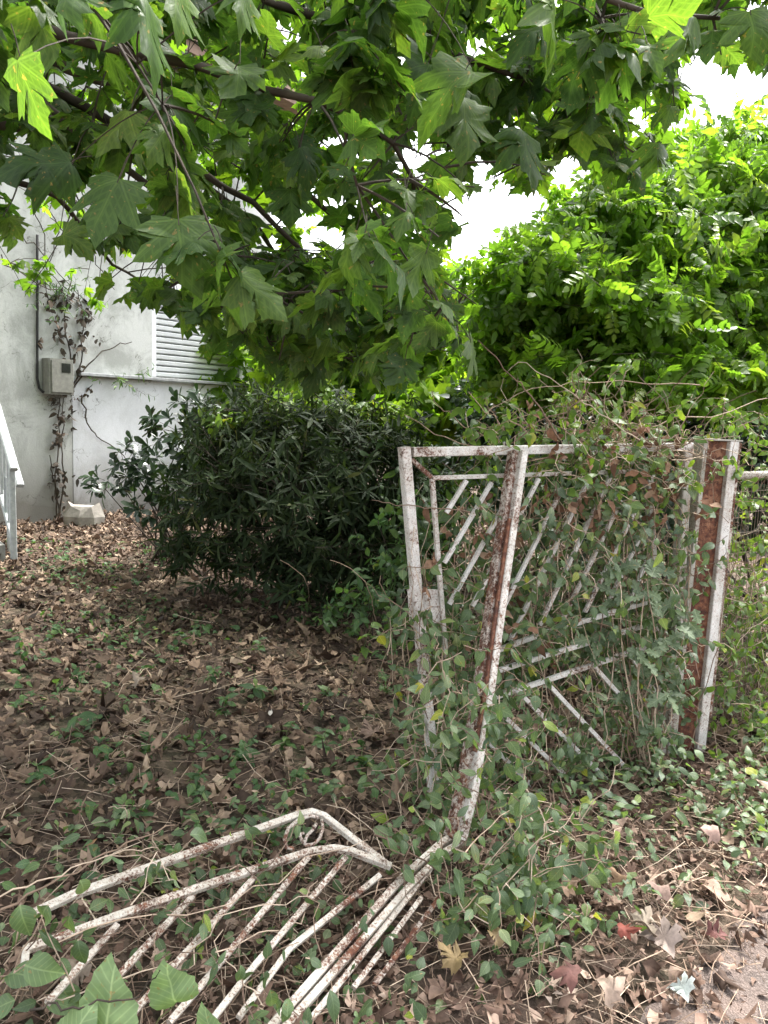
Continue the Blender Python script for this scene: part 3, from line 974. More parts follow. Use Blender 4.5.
TB = np.array([-3.3, 3.4, 0.])
tree = empty('plane_tree', TB, 'big plane tree with lobed leaves whose low limbs hang over the yard from the left', 'tree')
TT = TB + np.array([.12, -.05, 2.25])
m = MB()
m.tube([TB + (0, 0, -.15), TB + (0, 0, .1), TB + (.03, 0, .6), TB + (.08, -.03, 1.5), TT, TB + (.1, .1, 3.4), TB + (-.1, .3, 5)], [.34, .27, .22, .20, .19, .15, .09], 14)
m.build('trunk', MAT['bark'], tree, True)
limb_px = [
    ([(-40, -5, 2.75), (0, 24, 2.7), (60, 78, 2.7), (128, 132, 2.8), (185, 190, 2.9), (240, 250, 3.0)], .032, .010),
    ([(-60, 80, 3.2), (0, 88, 3.1), (58, 104, 3.1), (118, 132, 3.15), (200, 175, 3.3), (300, 240, 3.5), (360, 300, 3.7)], .036, .009),
    ([(-60, 128, 3.4), (0, 134, 3.3), (90, 145, 3.3), (170, 165, 3.5), (260, 235, 3.9), (330, 330, 4.3)], .038, .009),
    ([(-120, -60, 2.4), (60, 0, 2.3), (172, 33, 2.3), (250, 46, 2.35), (312, 72, 2.4), (395, 103, 2.5), (440, 118, 2.6), (455, 210, 2.8)], .030, .008),
    ([(-60, 160, 3.8), (0, 172, 3.7), (50, 190, 3.8), (90, 250, 4.2), (150, 290, 4.8)], .025, .006),
    ([(-60, 40, 4.4), (60, 60, 4.4), (200, 110, 4.6), (330, 190, 5.0), (420, 300, 5.4)], .045, .012),
    ([(-40, -120, 3.0), (200, -50, 3.0), (400, 0, 3.1), (520, 30, 3.2), (600, 80, 3.4), (640, 120, 3.5)], .038, .007),
    ([(100, -160, 2.2), (350, -90, 2.3), (560, -30, 2.4), (690, 20, 2.5), (768, 20, 2.6)], .030, .007),
    ([(-60, 0, 5.2), (120, 20, 5.4), (300, 60, 5.8), (420, 120, 6.2)], .05, .012),
]
lm = []
nodes = []
for pts, r0, r1 in limb_px:
    P_ = [at(x, y, Y) for x, y, Y in pts]
    a = TB + np.array([.1, 0, 2.0 + .25 * rng.random() + .12 * max(P_[0][2] - 2.6, 0)])
    P_ = [a, a * .5 + P_[0] * .5 + np.array([0, 0, .08])] + P_
    sp = smooth_path(P_, 26)
    sp[3:] += np.cumsum(rng.normal(0, .014, (23, 3)), 0)
    m = MB(); m.tube(sp, np.linspace(r0 * 1.15, r1 * .75, 26), 7)
    m.build('limb', MAT['bark'], tree, True)
    nodes.append(sp[6:])
nodes = np.vstack(nodes)

CAN = [(-200, -260), (960, -260), (960, 60), (800, 74), (765, 78), (738, 84), (705, 45), (682, 60), (688, 108), (664, 160), (630, 170), (605, 195), (585, 160), (560, 150), (540, 196), (500, 190), (482, 215),
       (450, 220), (447, 260), (455, 330), (474, 376), (440, 345), (425, 330), (405, 395), (372, 390), (330, 362), (305, 410), (270, 372), (252, 366), (238, 345), (222, 335),
       (210, 346), (199, 322), (185, 318), (150, 296), (100, 322), (70, 290), (25, 300), (-20, 225), (-200, 225)]
CAN = [(float(a), float(b)) for a, b in CAN]
SKY = [[(400, 122), (430, 126), (438, 172), (420, 190), (402, 165)], [(440, 196), (505, 188), (540, 200), (548, 222), (510, 250), (455, 236)], [(690, 70), (768, 85), (768, 130), (700, 125)], [(452, 196), (500, 195), (530, 205), (545, 225), (500, 245), (460, 235)],
       [(468, 35), (488, 40), (490, 65), (470, 60)]]


def sample_px(poly, n, dlo, dhi, dens=None, power=1.0):
    out = []
    xs_ = [p[0] for p in poly]; ys_ = [p[1] for p in poly]
    tries = 0
    while len(out) < n and tries < 60:
        tries += 1
        q = np.column_stack([rng.uniform(min(xs_), max(xs_), 2000), rng.uniform(min(ys_), max(ys_), 2000)])
        k = in_poly(q, poly)
        if dens is not None:
            k &= rng.random(2000) < dens(q[:, 0], q[:, 1])
        for x, y in q[k]:
            Y = dlo + (dhi - dlo) * rng.random() ** power
            out.append((x, y, Y))
            if len(out) >= n: break
    return out


def in_sky(pix):
    c = np.zeros(len(pix), bool)
    for s_ in SKY: c |= in_poly(pix, s_)
    return c


def twig_to(mb_, C, nodes_arr, r0=.0045, r1=.002, maxl=1.6, sag=.06, seg=5):
    d = np.linalg.norm(nodes_arr - C, axis=1)
    # prefer a point a little further back along the limb, above
    i = np.argmin(d + .25 * np.maximum(C[2] - nodes_arr[:, 2], 0))
    A = nodes_arr[i]
    L = np.linalg.norm(C - A)
    if L > maxl:
        A = C + (A - C) / L * maxl
    mid = (A + C) / 2 + np.array([0, 0, sag * L]) + rng.normal(0, .05 * L, 3)
    t = np.linspace(0, 1, seg)[:, None]
    pts = (1 - t) ** 2 * A + 2 * t * (1 - t) * mid + t * t * C
    mb_.tube(pts, np.linspace(r0, r1, seg), 4)
    return pts


def leaf_spray(C, axis, k, size, spread=.12, droop=.55):
    """k hanging leaves round the end of a twig: positions, axes, normals, sizes"""
    P_, D_, N_, S_ = [], [], [], []
    a0 = rng.random() * 6.28
    for i in range(k):
        a = a0 + i * 2.4 + rng.normal(0, .3)
        d = np.array([math.cos(a), math.sin(a), -droop + rng.normal(0, .35)])
        d = norm(d + .5 * axis)
        n = norm(np.array([0, 0, 1.0]) + rng.normal(0, .42, 3))
        s = size * rng.uniform(.65, 1.15)
        P_.append(C - axis * spread * rng.random() + d * s * .35)
        D_.append(d); N_.append(n); S_.append(s)
    return P_, D_, N_, S_


def dens_can(x, y):
    d = np.where(x > 470, .42, 1.0)
    d = np.where((x > 380) & (x <= 470), .8, d)
    d = np.where((y > 190) & (x > 200), d * .9, d)
    d = np.where((x < 130) & (y > 180), .30, d)
    d = np.where((x < 210) & (y > 60) & (y < 190), d * .6, d)
    d = np.where((y < -40), .6, d)
    return d


tw = MB()
hiP = [[], [], [], []]; midP = [[], [], [], []]
cl = (sample_px(CAN, 60, 1.7, 2.3, dens_can) + sample_px(CAN, 410, 2.3, 3.6, dens_can) + sample_px(CAN, 500, 3.4, 5.2, dens_can) + sample_px(CAN, 520, 5.0, 8.0, lambda x, y: np.where(x > 470, .3, np.where(y > 150, .8, 1.0)))
      + sample_px([(280., 250), (480, 250), (476, 376), (440, 345), (405, 395), (330, 362), (305, 410), (270, 372)], 105, 2.4, 5.0)
      + sample_px([(400., 0), (700, 0), (690, 110), (600, 190), (540, 196), (450, 215), (400, 200)], 210, 3.0, 7.0))
allnodes = nodes.copy()
extra = []
for i, (x, y, Y) in enumerate(sorted(cl, key=lambda c: c[2])):
    C = at(x, y, Y)
    if C[2] < 1.75: 
        C[2] = 1.75 + .2 * rng.random()
    pts = twig_to(tw, C, allnodes, maxl=1.3)
    if i % 3 == 0:
        extra.append(pts[2:4]); allnodes = np.vstack([allnodes, pts[2:4]])
    ax = norm(pts[-1] - pts[-2])
    k = int(rng.integers(4, 9))
    a_, b_, c_, d_ = leaf_spray(C, ax, k, .105 if Y < 4.8 else .095)
    tgt = hiP if Y < 3.6 else midP
    for u_, v_ in zip(tgt, (a_, b_, c_, d_)): u_ += v_


def prune(L, poly_margin=True):
    P_, D_, N_, S_ = [np.array(v) for v in L]
    tip = P_ + D_ * S_[:, None] * 1.0
    cen = P_ + D_ * S_[:, None] * .5
    pix, dep = project(cen); pt, _ = project(tip)
    infr = (pix[:, 0] > -60) & (pix[:, 0] < 830) & (pix[:, 1] > -60) & (pix[:, 1] < 1024)
    ok = ~infr | (in_poly(pix, CAN) & (in_poly(pt, CAN) | (rng.random(len(pt)) < .35)) & ~in_sky(pix) & ~in_sky(pt))
    ok &= dep > 1.25
    # sparse window in front of the house wall
    thin = (pix[:, 0] < 150) & (pix[:, 1] > 205) & (rng.random(len(pt)) < .35)
    ok &= ~thin
    return [v[ok] for v in (P_, D_, N_, S_)]


hiP = prune(hiP); midP = prune(midP)
# the near leaves that read one by one in the picture
NEAR = [(178, 218, 1.72, 92, 8, .25), (120, 178, 1.85, 85, -20, .1), (72, -20, 1.25, 95, 0, -.5), (20, 60, 1.5, 80, 14, -.6), (140, -8, 1.35, 95, 12, .55),
        (175, -20, 1.5, 80, 6, .7), (245, -10, 1.6, 60, -4, .3), (180, 170, 2.0, 55, 10, .5), (172, 95, 1.95, 60, 10, .8), (130, 115, 2.1, 60, -30, .0),
        (70, 165, 2.0, 80, -75, .4), (470, 65, 2.0, 72, -45, -.1), (460, 100, 2.1, 66, 10, .2), (405, 195, 2.2, 52, 6, .1), (432, 315, 2.6, 48, 40, .8),
        (470, 340, 2.6, 44, 22, .9), (410, 270, 2.5, 58, -6, .8), (392, 352, 2.9, 45, 10, .1), (548, 0, 1.9, 88, 8, 1.1), (350, 40, 2.1, 55, 20, .2),
        (690, 20, 2.2, 60, -20, .1), (750, 10, 2.2, 62, 10, .1), (610, 60, 2.4, 45, -10, .3), (655, 145, 3.0, 40, 0, .2), (628, 160, 3.2, 40, 20, .2),
        (300, 150, 2.3, 52, 20, .1), (240, 60, 2.0, 60, 0, .3), (172, 292, 3.0, 34, 8, .2), (196, 300, 3.2, 36, -12, .1), (212, 322, 3.3, 30, 15, .3), (228, 330, 3.5, 30, -5, .2), (205, 345, 3.6, 26, 20, .1), (188, 318, 3.4, 24, 0, .4), (320, 45, 2.1, 50, 35, .2), (60, 230, 2.3, 50, 60, .2), (330, 340, 2.7, 55, -60, .1), (290, 190, 2.5, 50, 5, .2),
        (585, 120, 2.5, 58, -15, .25), (520, 130, 2.3, 66, 14, .15), (540, 30, 2.4, 60, -40, .2), (430, 60, 2.3, 60, -20, .1), (390, 20, 2.2, 55, 30, .2)]
nP, nD, nN, nS = [], [], [], []
camR, camU, camF = CN[:, 0], CN[:, 1], -CN[:, 2]
for x, y, Y, spx, rot, yaw in NEAR:
    s = spx * Y / FPX * .8
    base = at(x, y, Y)
    a = R(rot)
    d = norm(-camU * math.cos(a) + camR * math.sin(a) + camF * rng.normal(-.05, .25))
    n = norm(-camF * 1.0 + camR * yaw * 1.6 + camU * .5 + rng.normal(0, .15, 3))
    nP.append(base); nD.append(d); nN.append(n); nS.append(s)
    twig_to(tw, base, allnodes, .0024, .0012, .6, .2, 7)
P_ = np.vstack([hiP[0], nP]); D_ = np.vstack([hiP[1], nD]); N_ = np.vstack([hiP[2], nN]); S_ = np.concatenate([hiP[3], nS])
print('leaves', len(P_), len(midP[0]))
cloud('crown', T_PLANE_HI, P_, D_, N_, S_, rng.beta(1.6, 1.9, len(P_)), MAT['plane'], tree)
# petioles
for p, d, s in zip(P_, D_, S_):
    q = p - d * s * .32 + np.array([0, 0, .02])
    tw.tube([q, (p + q) / 2 + np.array([0, 0, .008]), p + d * s * .1], .0013, 3)
tag(tw.build('twigs', MAT['twig'], tree), kind='stuff')
# deeper crown, plus unseen leaves added overhead to shade the yard
uP, uD, uN, uS = [], [], [], []
n = 1900
c = np.column_stack([rng.uniform(-8, 1.6, n), rng.uniform(1.6, 9.5, n), rng.uniform(2.6, 6.8, n)])
c[:, 2] += .5 * np.sin(c[:, 0] * 1.9) * np.cos(c[:, 1] * 1.7)
ell = ((c[:, 0] + 3.1) / 4.9) ** 2 + ((c[:, 1] - 5.0) / 4.4) ** 2 + ((c[:, 2] - 4.2) / 2.7) ** 2
c = c[(ell < 1) & (ell > .15)]
pix, dep = project(c)
keep = ~((c[:, 1] < 2.7) & (c[:, 0] > -1.5)) & (c[:, 0] < .9) & ~((pix[:, 1] > -30) & (pix[:, 0] > -40) & (pix[:, 0] < 820))  # added leaves kept out of view and left open over the verge for light
c = c[keep]
for C in c:
    a_, b_, c_, d_ = leaf_spray(C, norm(rng.normal(0, 1, 3)), 3, .15, .3)
    uP += a_; uD += b_; uN += c_; uS += d_
uP, uD, uN, uS = map(np.array, (uP, uD, uN, uS))
P_ = np.vstack([midP[0], uP]); D_ = np.vstack([midP[1], uD]); N_ = np.vstack([midP[2], uN]); S_ = np.concatenate([midP[3], uS])
o = cloud('crown', T_PLANE, P_, D_, N_, S_, rng.beta(1.6, 1.7, len(P_)), MAT['plane_far'], tree)

# ------------------------------------------------------------------ generic shrub from ellipsoids
def blob(ells, n, lo=.35, up_bias=0.0):
    """points in a union of ellipsoids, biased to the outside; returns pts, outward directions"""
    vol = np.array([e[1][0] * e[1][1] * e[1][2] for e in ells]) ** .75
    idx = rng.choice(len(ells), n, p=vol / vol.sum())
    P_, D_ = [], []
    for i in idx:
        c, r = np.asarray(ells[i][0]), np.asarray(ells[i][1])
        d = norm(rng.normal(0, 1, 3) + np.array([0, 0, up_bias]))
        rr = lo + (1 - lo) * rng.random() ** .55
        rr *= 1 + .24 * math.sin(5 * d[0] + 3 * d[2] + i) + .10 * math.sin(11 * d[1] + 7 * d[2])
        P_.append(c + d * r * rr); D_.append(norm(d * np.array([1, 1, .8])))
    return np.array(P_), np.array(D_)


def shrub(name, label, cat, base, ells, n, tpls, mat, size, per, bright=(1.5, 1.7), stems=6, stem_mat='twig', stem_r=.02, droop=.2, up=.0, lo=.35, group=None,
          twig_len=.2, whorl=False, clip=None, leafname='foliage', spread=.07):
    root = empty(name, (base[0], base[1], 0), label, cat, group)
    P_, D_ = blob(ells, n, lo, up)
    if clip is not None:
        k = clip(P_); P_, D_ = P_[k], D_[k]
    tmb = MB()
    tips = []
    for k in range(stems):
        e = ells[k % len(ells)]
        tgt = np.asarray(e[0]) + rng.normal(0, .2, 3) * np.asarray(e[1])
        b0 = np.array([base[0], base[1], -.05]) + np.append(rng.normal(0, spread, 2), 0)
        mid = (b0 + tgt) / 2 + rng.normal(0, .12, 3)
        t = np.linspace(0, 1, 9)[:, None]
        pts = (1 - t) ** 2 * b0 + 2 * t * (1 - t) * mid + t * t * tgt
        smb = MB(); smb.tube(pts, np.linspace(stem_r, stem_r * .35, 9), 6)
        smb.build('stem', MAT[stem_mat], root, True)
        tips.append(pts[3:])
    tips = np.vstack(tips)
    LP, LD, LN, LS = [], [], [], []
    for p, d in zip(P_, D_):
        ax = norm(d + rng.normal(0, .45, 3) + np.array([0, 0, .25 - droop]))
        q = p - ax * twig_len
        if rng.random() < .45: twig_to(tmb, q, tips, stem_r * .22, .002, 1.2, .03, 4)
        tmb.tube([q, p], [.003, .0015], 3)
        a0 = rng.random() * 6.28
        s1 = norm(np.cross(ax, [0.2, .1, .97])); s2 = np.cross(ax, s1)
        for j in range(per):
            a = a0 + j * 2.39996
            f = (j + .5) / per
            pos = p - ax * twig_len * (1 - (f if not whorl else .8 + .2 * f))
            out = s1 * math.cos(a) + s2 * math.sin(a)
            dd = norm(out * .85 + ax * .55 - np.array([0, 0, droop]) + rng.normal(0, .18, 3))
            nn = norm(ax * .7 + np.array([0, 0, .7]) - out * .2 + rng.normal(0, .3, 3))
            LP.append(pos); LD.append(dd); LN.append(nn); LS.append(size * rng.uniform(.45, 1.3))
    tag(tmb.build('twigs', MAT[stem_mat], root), kind='stuff')
    LP = np.array(LP)
    r = rng.beta(*bright, len(LP))
    cloud(leafname, tpls, LP, np.array(LD), np.array(LN), np.array(LS), r, MAT[mat], root)
    return root


def E(px, py, Y, rx, ry, rz): return (at(px, py, Y), (rx, ry, rz))


# dark shrub in the middle
b0 = gnd(290, 592)
shrub('dark_shrub', 'dense dark green shrub of narrow leaves in the shade in front of the house', 'shrub', b0,
      [E(290, 500, 6.0, .85, .7, .66), E(350, 470, 6.3, .75, .7, .72), E(230, 470, 6.3, .55, .6, .58), E(200, 545, 6.2, .45, .45, .36), E(330, 560, 5.9, .8, .5, .34), E(395, 520, 6.4, .5, .5, .7), E(265, 425, 6.6, .6, .5, .38), E(335, 430, 6.8, .5, .5, .32), E(425, 500, 6.9, .45, .5, .55)],
      1750, T_LANC, 'dark', .115, 10, stems=16, stem_r=.018, lo=.3, twig_len=.14)
b0 = gnd(165, 560)
shrub('rosette_shrub', 'sparse shrub of dark rounded leaf rosettes standing out against the white house wall', 'shrub', b0,
      [E(175, 440, 7.2, .42, .3, .42), E(130, 470, 7.3, .40, .2, .22), E(205, 470, 7.0, .35, .3, .45), E(110, 487, 7.4, .22, .15, .13), E(165, 500, 7.1, .35, .25, .2), E(195, 415, 7.2, .3, .2, .22)],
      135, T_OBOV, 'laurel', .115, 10, stems=14, stem_r=.012, lo=.5, twig_len=.08, whorl=True)
b0 = gnd(385, 640)
shrub('undergrowth_shrub', 'loose light green undergrowth between the dark shrub and the upright gate', 'shrub', b0,
      [E(388, 560, 5.2, .3, .3, .35), E(370, 600, 5.0, .3, .3, .2), E(420, 530, 5.4, .3, .3, .4), E(340, 610, 5.3, .4, .3, .15)],
      75, T_OV, 'weed', .07, 8, stems=7, stem_r=.006, lo=.2, twig_len=.15)
b0 = gnd(330, 600)
shrub('creeper_on_shrub', 'mid green creeper trailing over the top of the dark shrub', 'vine', b0,
      [E(330, 405, 6.6, .6, .4, .17), E(270, 400, 6.6, .4, .4, .12), E(395, 430, 6.4, .3, .3, .3), E(225, 425, 6.4, .25, .3, .15)],
      110, T_OV, 'fence_leaf', .085, 7, stems=5, stem_r=.006, lo=.2, twig_len=.18)
# bright tree behind the shrub
b0 = at(380, 480, 9.0)
shrub('maple_tree', 'bright yellow green lobed leaf tree behind the dark shrub', 'tree', b0,
      [E(350, 365, 8.8, .9, .8, .55), E(430, 350, 9.0, .9, .8, .7), E(318, 350, 9.4, .65, .8, .6), E(480, 400, 8.2, .7, .5, .45), E(390, 300, 9.4, 1.1, .9, .5), E(430, 410, 8.0, .6, .5, .35), E(330, 395, 8.2, .5, .5, .3)],
      900, T_PLANE_LO, 'bright', .17, 6, stems=9, stem_r=.05, lo=.4, twig_len=.25, bright=(2, 1.5))
# pinnate climber heaped over a tree on the right
b0 = at(650, 520, 6.4)
shrub('climber_mound', 'bright green heaped tree of feathery pinnate leaves behind the rusty post', 'tree', b0,
      [E(640, 265, 6.3, 1.0, .9, .62), E(735, 230, 6.6, .85, .9, .75), E(570, 300, 6.1, .75, .8, .42), E(690, 315, 5.8, 1.1, .7, .42), E(505, 300, 6.4, .42, .5, .36), E(735, 150, 6.9, .38, .4, .30), E(620, 200, 6.7, .55, .5, .4), E(800, 300, 6.0, .8, .8, .7), E(690, 180, 6.9, .6, .5, .35), E(590, 375, 5.7, .75, .5, .26), E(700, 385, 5.3, .75, .45, .26), E(520, 365, 6.2, .5, .45, .25)],
      2300, T_PIN, 'wist', .215, 4, stems=9, spread=.7, stem_mat='twig', stem_r=.022, lo=.5, twig_len=.25, droop=.45, up=.35, bright=(1.6, 1.4))
# darker growth below and behind the climber
b0 = at(600, 480, 7.6)
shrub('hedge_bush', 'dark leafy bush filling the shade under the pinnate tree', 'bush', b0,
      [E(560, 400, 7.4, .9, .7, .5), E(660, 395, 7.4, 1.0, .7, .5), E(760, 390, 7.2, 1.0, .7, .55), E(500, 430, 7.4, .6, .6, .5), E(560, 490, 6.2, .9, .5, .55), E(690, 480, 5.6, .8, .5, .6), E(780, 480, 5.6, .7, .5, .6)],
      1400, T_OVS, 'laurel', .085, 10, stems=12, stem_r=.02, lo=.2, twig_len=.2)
# distant trees closing the view
far = [(250, 13, 1.9, 'round dense background tree behind the house corner'), (440, 14, 2.0, 'tall dark background tree between the house and the pinnate tree'),
       (650, 12.5, 1.9, 'wide background tree behind the left part of the pinnate tree'), (850, 11, 2.0, 'background tree at the right edge behind the wire fence')]
for px, Y, h, lab in far:
    b0 = at(px, 500, Y)
    zc = h
    c0 = np.array([b0[0], b0[1], zc])
    shrub('background_tree', lab, 'tree', b0, [(c0, (1.9, 1.4, 1.0)), (c0 + (-.9, 0, -.8), (1.2, 1, .9)), (c0 + (1.0, .2, -.9), (1.2, 1, .9)), (c0 + (.1, 0, -1.3), (1.6, 1, .8))],
          420, T_PLANE_LO, 'plane_far', .24, 7, stems=8, stem_r=.09, stem_mat='bark', lo=.3, twig_len=.3, group='background trees')

# ------------------------------------------------------------------ vines
def vine_mass(root, samples, n_leaf, size, mat, leafname='foliage', tpls=T_OV, toward=None, stem_mb=None, stem_len=.25, rr=(1.3, 1.7), droop=.6):
    """each sample point is a growing tip: a wandering stem with n_leaf leaves"""
    LP, LD, LN, LS = [], [], [], []
    for C in samples:
        d0 = norm(rng.normal(0, 1, 3) * np.array([1, .5, 1]))
        pts = [np.array(C)]
        d = d0
        for k in range(5):
            d = norm(d + rng.normal(0, .45, 3) + np.array([0, 0, -.12]))
            pts.append(pts[-1] + d * stem_len / 5)
        pts = np.array(pts)
        if stem_mb is not None: stem_mb.tube(pts, np.linspace(.0022, .0012, 6), 3, rng.random())
        for k in range(n_leaf):
            f = rng.random() * 4.99
            i = int(f)
            p = pts[i] + (pts[i + 1] - pts[i]) * (f - i)
            dd = norm(rng.normal(0, .7, 3) + np.array([0, 0, -droop]) + (0 if toward is None else toward * .35))
            nn = norm(rng.normal(0, .55, 3) + np.array([0, 0, .65]) + (0 if toward is None else toward * .7))
            LP.append(p); LD.append(dd); LN.append(nn); LS.append(size * rng.uniform(.55, 1.25))
    cloud(leafname, tpls, np.array(LP), np.array(LD), np.array(LN), np.array(LS), rng.beta(*rr, len(LP)), MAT[mat], root)


TOC = norm(np.array([0, -1, .15]))


def gate_pts(poly, n, d0, d1, dens=None):
    out = []
    for x, y, f in sample_px(poly, n, 0, 1, dens):
        p = G(x, y, d0 + (d1 - d0) * f)
        if p[2] > .02: out.append(p)
    return out


def long_stems(mb_, A, Bs, r=.003, n=12, wob=.03, sides=4):
    A, B_ = np.asarray(A), np.asarray(Bs)
    t = np.linspace(0, 1, n)[:, None]
    pts = A + (B_ - A) * t
    w_ = np.cumsum(rng.normal(0, wob, (n, 3)), 0)
    w_ -= w_[-1] * t
    mb_.tube(pts + w_, np.linspace(r, r * .6, n), sides, rng.random())
    return pts + w_


# vine over the upright gate
gv = empty('gate_vine', G(560, 790), 'green twining vine with small oval leaves climbing over the upright gate', 'vine')
sm = MB()
for _ in range(22):
    x0 = rng.uniform(470, 680)
    long_stems(sm, G(x0, 790, .03), G(x0 + rng.normal(0, 45), rng.uniform(450, 640), rng.uniform(-.06, .1)), .003, 14, .018)
for _ in range(10):
    x0 = rng.uniform(405, 450)
    long_stems(sm, G(x0 + 15, 800, .03), G(x0 - 5 + rng.normal(0, 10), rng.uniform(520, 660), .04), .0025, 12, .014)
RIGHT = [(530, 450), (690, 445), (690, 790), (470, 800), (478, 700), (500, 620), (520, 560)]
LEFT = [(398, 575), (445, 560), (500, 600), (482, 720), (470, 800), (420, 800), (408, 700)]
clump = lambda x, y: np.clip(.55 + .9 * np.sin(x * .071 + y * .043) * np.sin(y * .083 - x * .037 + 1) + .5 * np.sin(x * .15 + 2) * np.sin(y * .12), .06, 1)
s_ = gate_pts(RIGHT, 620, -.14, .13, lambda x, y: clump(x, y) * np.clip(.35 + (y - 450) / 420 + (x - 600) / 400, .15, 1) * np.where((x > 500) & (x < 635) & (y > 655) & (y < 775), .22, 1) * np.where(x > 668, .3, 1)) + gate_pts(LEFT, 120, -.06, .12, lambda x, y: clump(x, y) * np.clip((y - 520) / 200, .2, 1))
s_ += gate_pts([(440, 500), (520, 470), (505, 600), (450, 590)], 26, -.06, .06)
vine_mass(gv, s_, 6, .050, 'vine', toward=TOC, stem_mb=sm)
tag(sm.build('stem_tangle', MAT['drystem'], gv), kind='stuff')
# dead tangle heaped on the top rail
dv = empty('dead_vine_tangle', G(620, 450), 'brown dead vine tangle heaped on the top rail of the upright gate', 'vine')
sm = MB()
for _ in range(130):
    x0, y0 = rng.normal(638, 30), rng.normal(452, 17)
    a = G(x0, y0, rng.uniform(-.12, .12))
    long_stems(sm, a, a + norm(rng.normal(0, 1, 3) * [1, .7, .8]) * rng.uniform(.15, .4), .0022, 9, .016, 3)
for _ in range(44):
    x0 = rng.uniform(460, 690)
    a = G(x0, rng.uniform(475, 540), rng.uniform(-.1, .1))
    long_stems(sm, a, a + np.array([rng.normal(0, .12), rng.normal(0, .06), -rng.uniform(.3, .8)]), .0022, 11, .014, 3)
tag(sm.build('stem_tangle', MAT['drystem'], dv), kind='stuff')
s_ = gate_pts([(540, 430), (690, 425), (690, 540), (560, 520)], 50, -.1, .1) + gate_pts([(440, 480), (560, 480), (560, 640), (450, 640)], 34, -.12, .06)
vine_mass(dv, s_, 4, .05, 'deadleaf', 'dead_leaves', T_OV, TOC, None, .2)
# fresh growth along the top of the gate
tv = empty('leafy_vine', G(640, 430), 'fresh green vine sprouting along the top rail between the gate and the rusty post', 'vine')
sm = MB()
s_ = gate_pts([(470, 425), (525, 405), (600, 385), (700, 420), (768, 405), (790, 440), (690, 475), (540, 470)], 200, -.3, .1)
vine_mass(tv, s_, 5, .05, 'fence_leaf', toward=TOC, stem_mb=sm)
for _ in range(14):
    a = G(rng.uniform(500, 690), rng.uniform(430, 460), rng.uniform(-.2, .0))
    long_stems(sm, a, a + np.array([rng.normal(0, .35), rng.normal(0, .15), rng.uniform(.05, .3)]), .003, 10, .02)
tag(sm.build('stem_tangle', MAT['drystem'], tv), kind='stuff')
# brushwood behind the gate
bb = empty('bramble_thicket', G(580, 760, -.7), 'thicket of brown stems and dull leaves behind the bars of the upright gate', 'shrub')
sm = MB()
for _ in range(60):
    a = G(rng.uniform(500, 740), rng.uniform(690, 800), -rng.uniform(.15, 1.3)); a[2] = 0
    long_stems(sm, a, a + np.array([rng.normal(.1, .22), rng.normal(0, .25), rng.uniform(.5, 1.35)]), .0032, 12, .03, 3)
tag(sm.build('stem_tangle', MAT['drystem'], bb), kind='stuff')
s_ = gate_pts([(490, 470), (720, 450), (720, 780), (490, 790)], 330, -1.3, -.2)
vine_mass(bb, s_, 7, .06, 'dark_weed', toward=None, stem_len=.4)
# vine on the leaning stile and at its foot
fv = empty('stile_vine', lp[-1] * np.array([1, 1, 0]), 'bindweed with drooping green leaves winding round the foot of the leaning stile', 'vine')
sm = MB()
s_ = []
for x, y, f in sample_px([(400, 770), (440, 720), (500, 700), (560, 800), (600, 860), (540, 960), (450, 960), (400, 860)], 150, 0, 1):
    p = gnd(x, y, .02 + .38 * f * max(0, 1 - abs(y - 800) / 190)); s_.append(p)
for x, y, f in sample_px([(440, 640), (500, 640), (520, 760), (430, 780)], 26, 0, 1):
    s_.append(at(x, y, 2.45 + .2 * f))
vine_mass(fv, s_, 5, .055, 'vine', toward=TOC, stem_mb=sm)
for _ in range(30):
    a = gnd(rng.uniform(420, 560), rng.uniform(800, 930), .0)
    long_stems(sm, a, a + np.array([rng.normal(0, .2), rng.normal(0, .15), rng.uniform(.1, .45)]), .0025, 10, .02)
tag(sm.build('stem_tangle', MAT['drystem'], fv), kind='stuff')
cv = empty('creeper', Fp(120, 960), 'thin creeper with small leaves trailing over the bars of the fallen gate', 'vine')
sm = MB(); s_ = []
for x, y, f in sample_px([(20, 930), (110, 880), (300, 830), (400, 860), (330, 1010), (60, 1020)], 26, 0, 1):
    s_.append(Fp(x, y) + fn * (-.06 + .12 * f))
vine_mass(cv, s_, 4, .045, 'vine', toward=TOC, stem_mb=sm)
for _ in range(6):
    long_stems(sm, Fp(rng.uniform(0, 330), rng.uniform(930, 1020)), Fp(rng.uniform(60, 400), rng.uniform(840, 960)) + fn * .03, .0022, 12, .015)
tag(sm.build('stem_tangle', MAT['drystem'], cv), kind='stuff')
# vine over the wire fence
wv = empty('fence_vine', F0 + fd * .6, 'yellow green vine spilling over the wire fence at the right edge', 'vine')
sm = MB()
s_ = []
for _ in range(1000):
    t, z = rng.uniform(-.05, 2.2), rng.uniform(0, 1.42) ** 1.0
    if rng.random() > .35 + .65 * (1 - abs(z - .4) / 1.1): continue
    s_.append(F0 + fd * t - fdn * rng.uniform(-.25, .18 + .22 * (z < .5)) + UP * z)
vine_mass(wv, s_, 6, .048, 'fence_leaf', toward=TOC, stem_mb=sm, rr=(1.4, 1.4))
for _ in range(80):
    a = F0 + fd * rng.uniform(0, 2.2) + UP * rng.uniform(0, 1.3)
    long_stems(sm, a, a + np.array([rng.normal(0, .25), rng.normal(0, .1), rng.normal(0, .35)]), .0022, 10, .02, 3)
tag(sm.build('stem_tangle', MAT['drystem'], wv), kind='stuff')
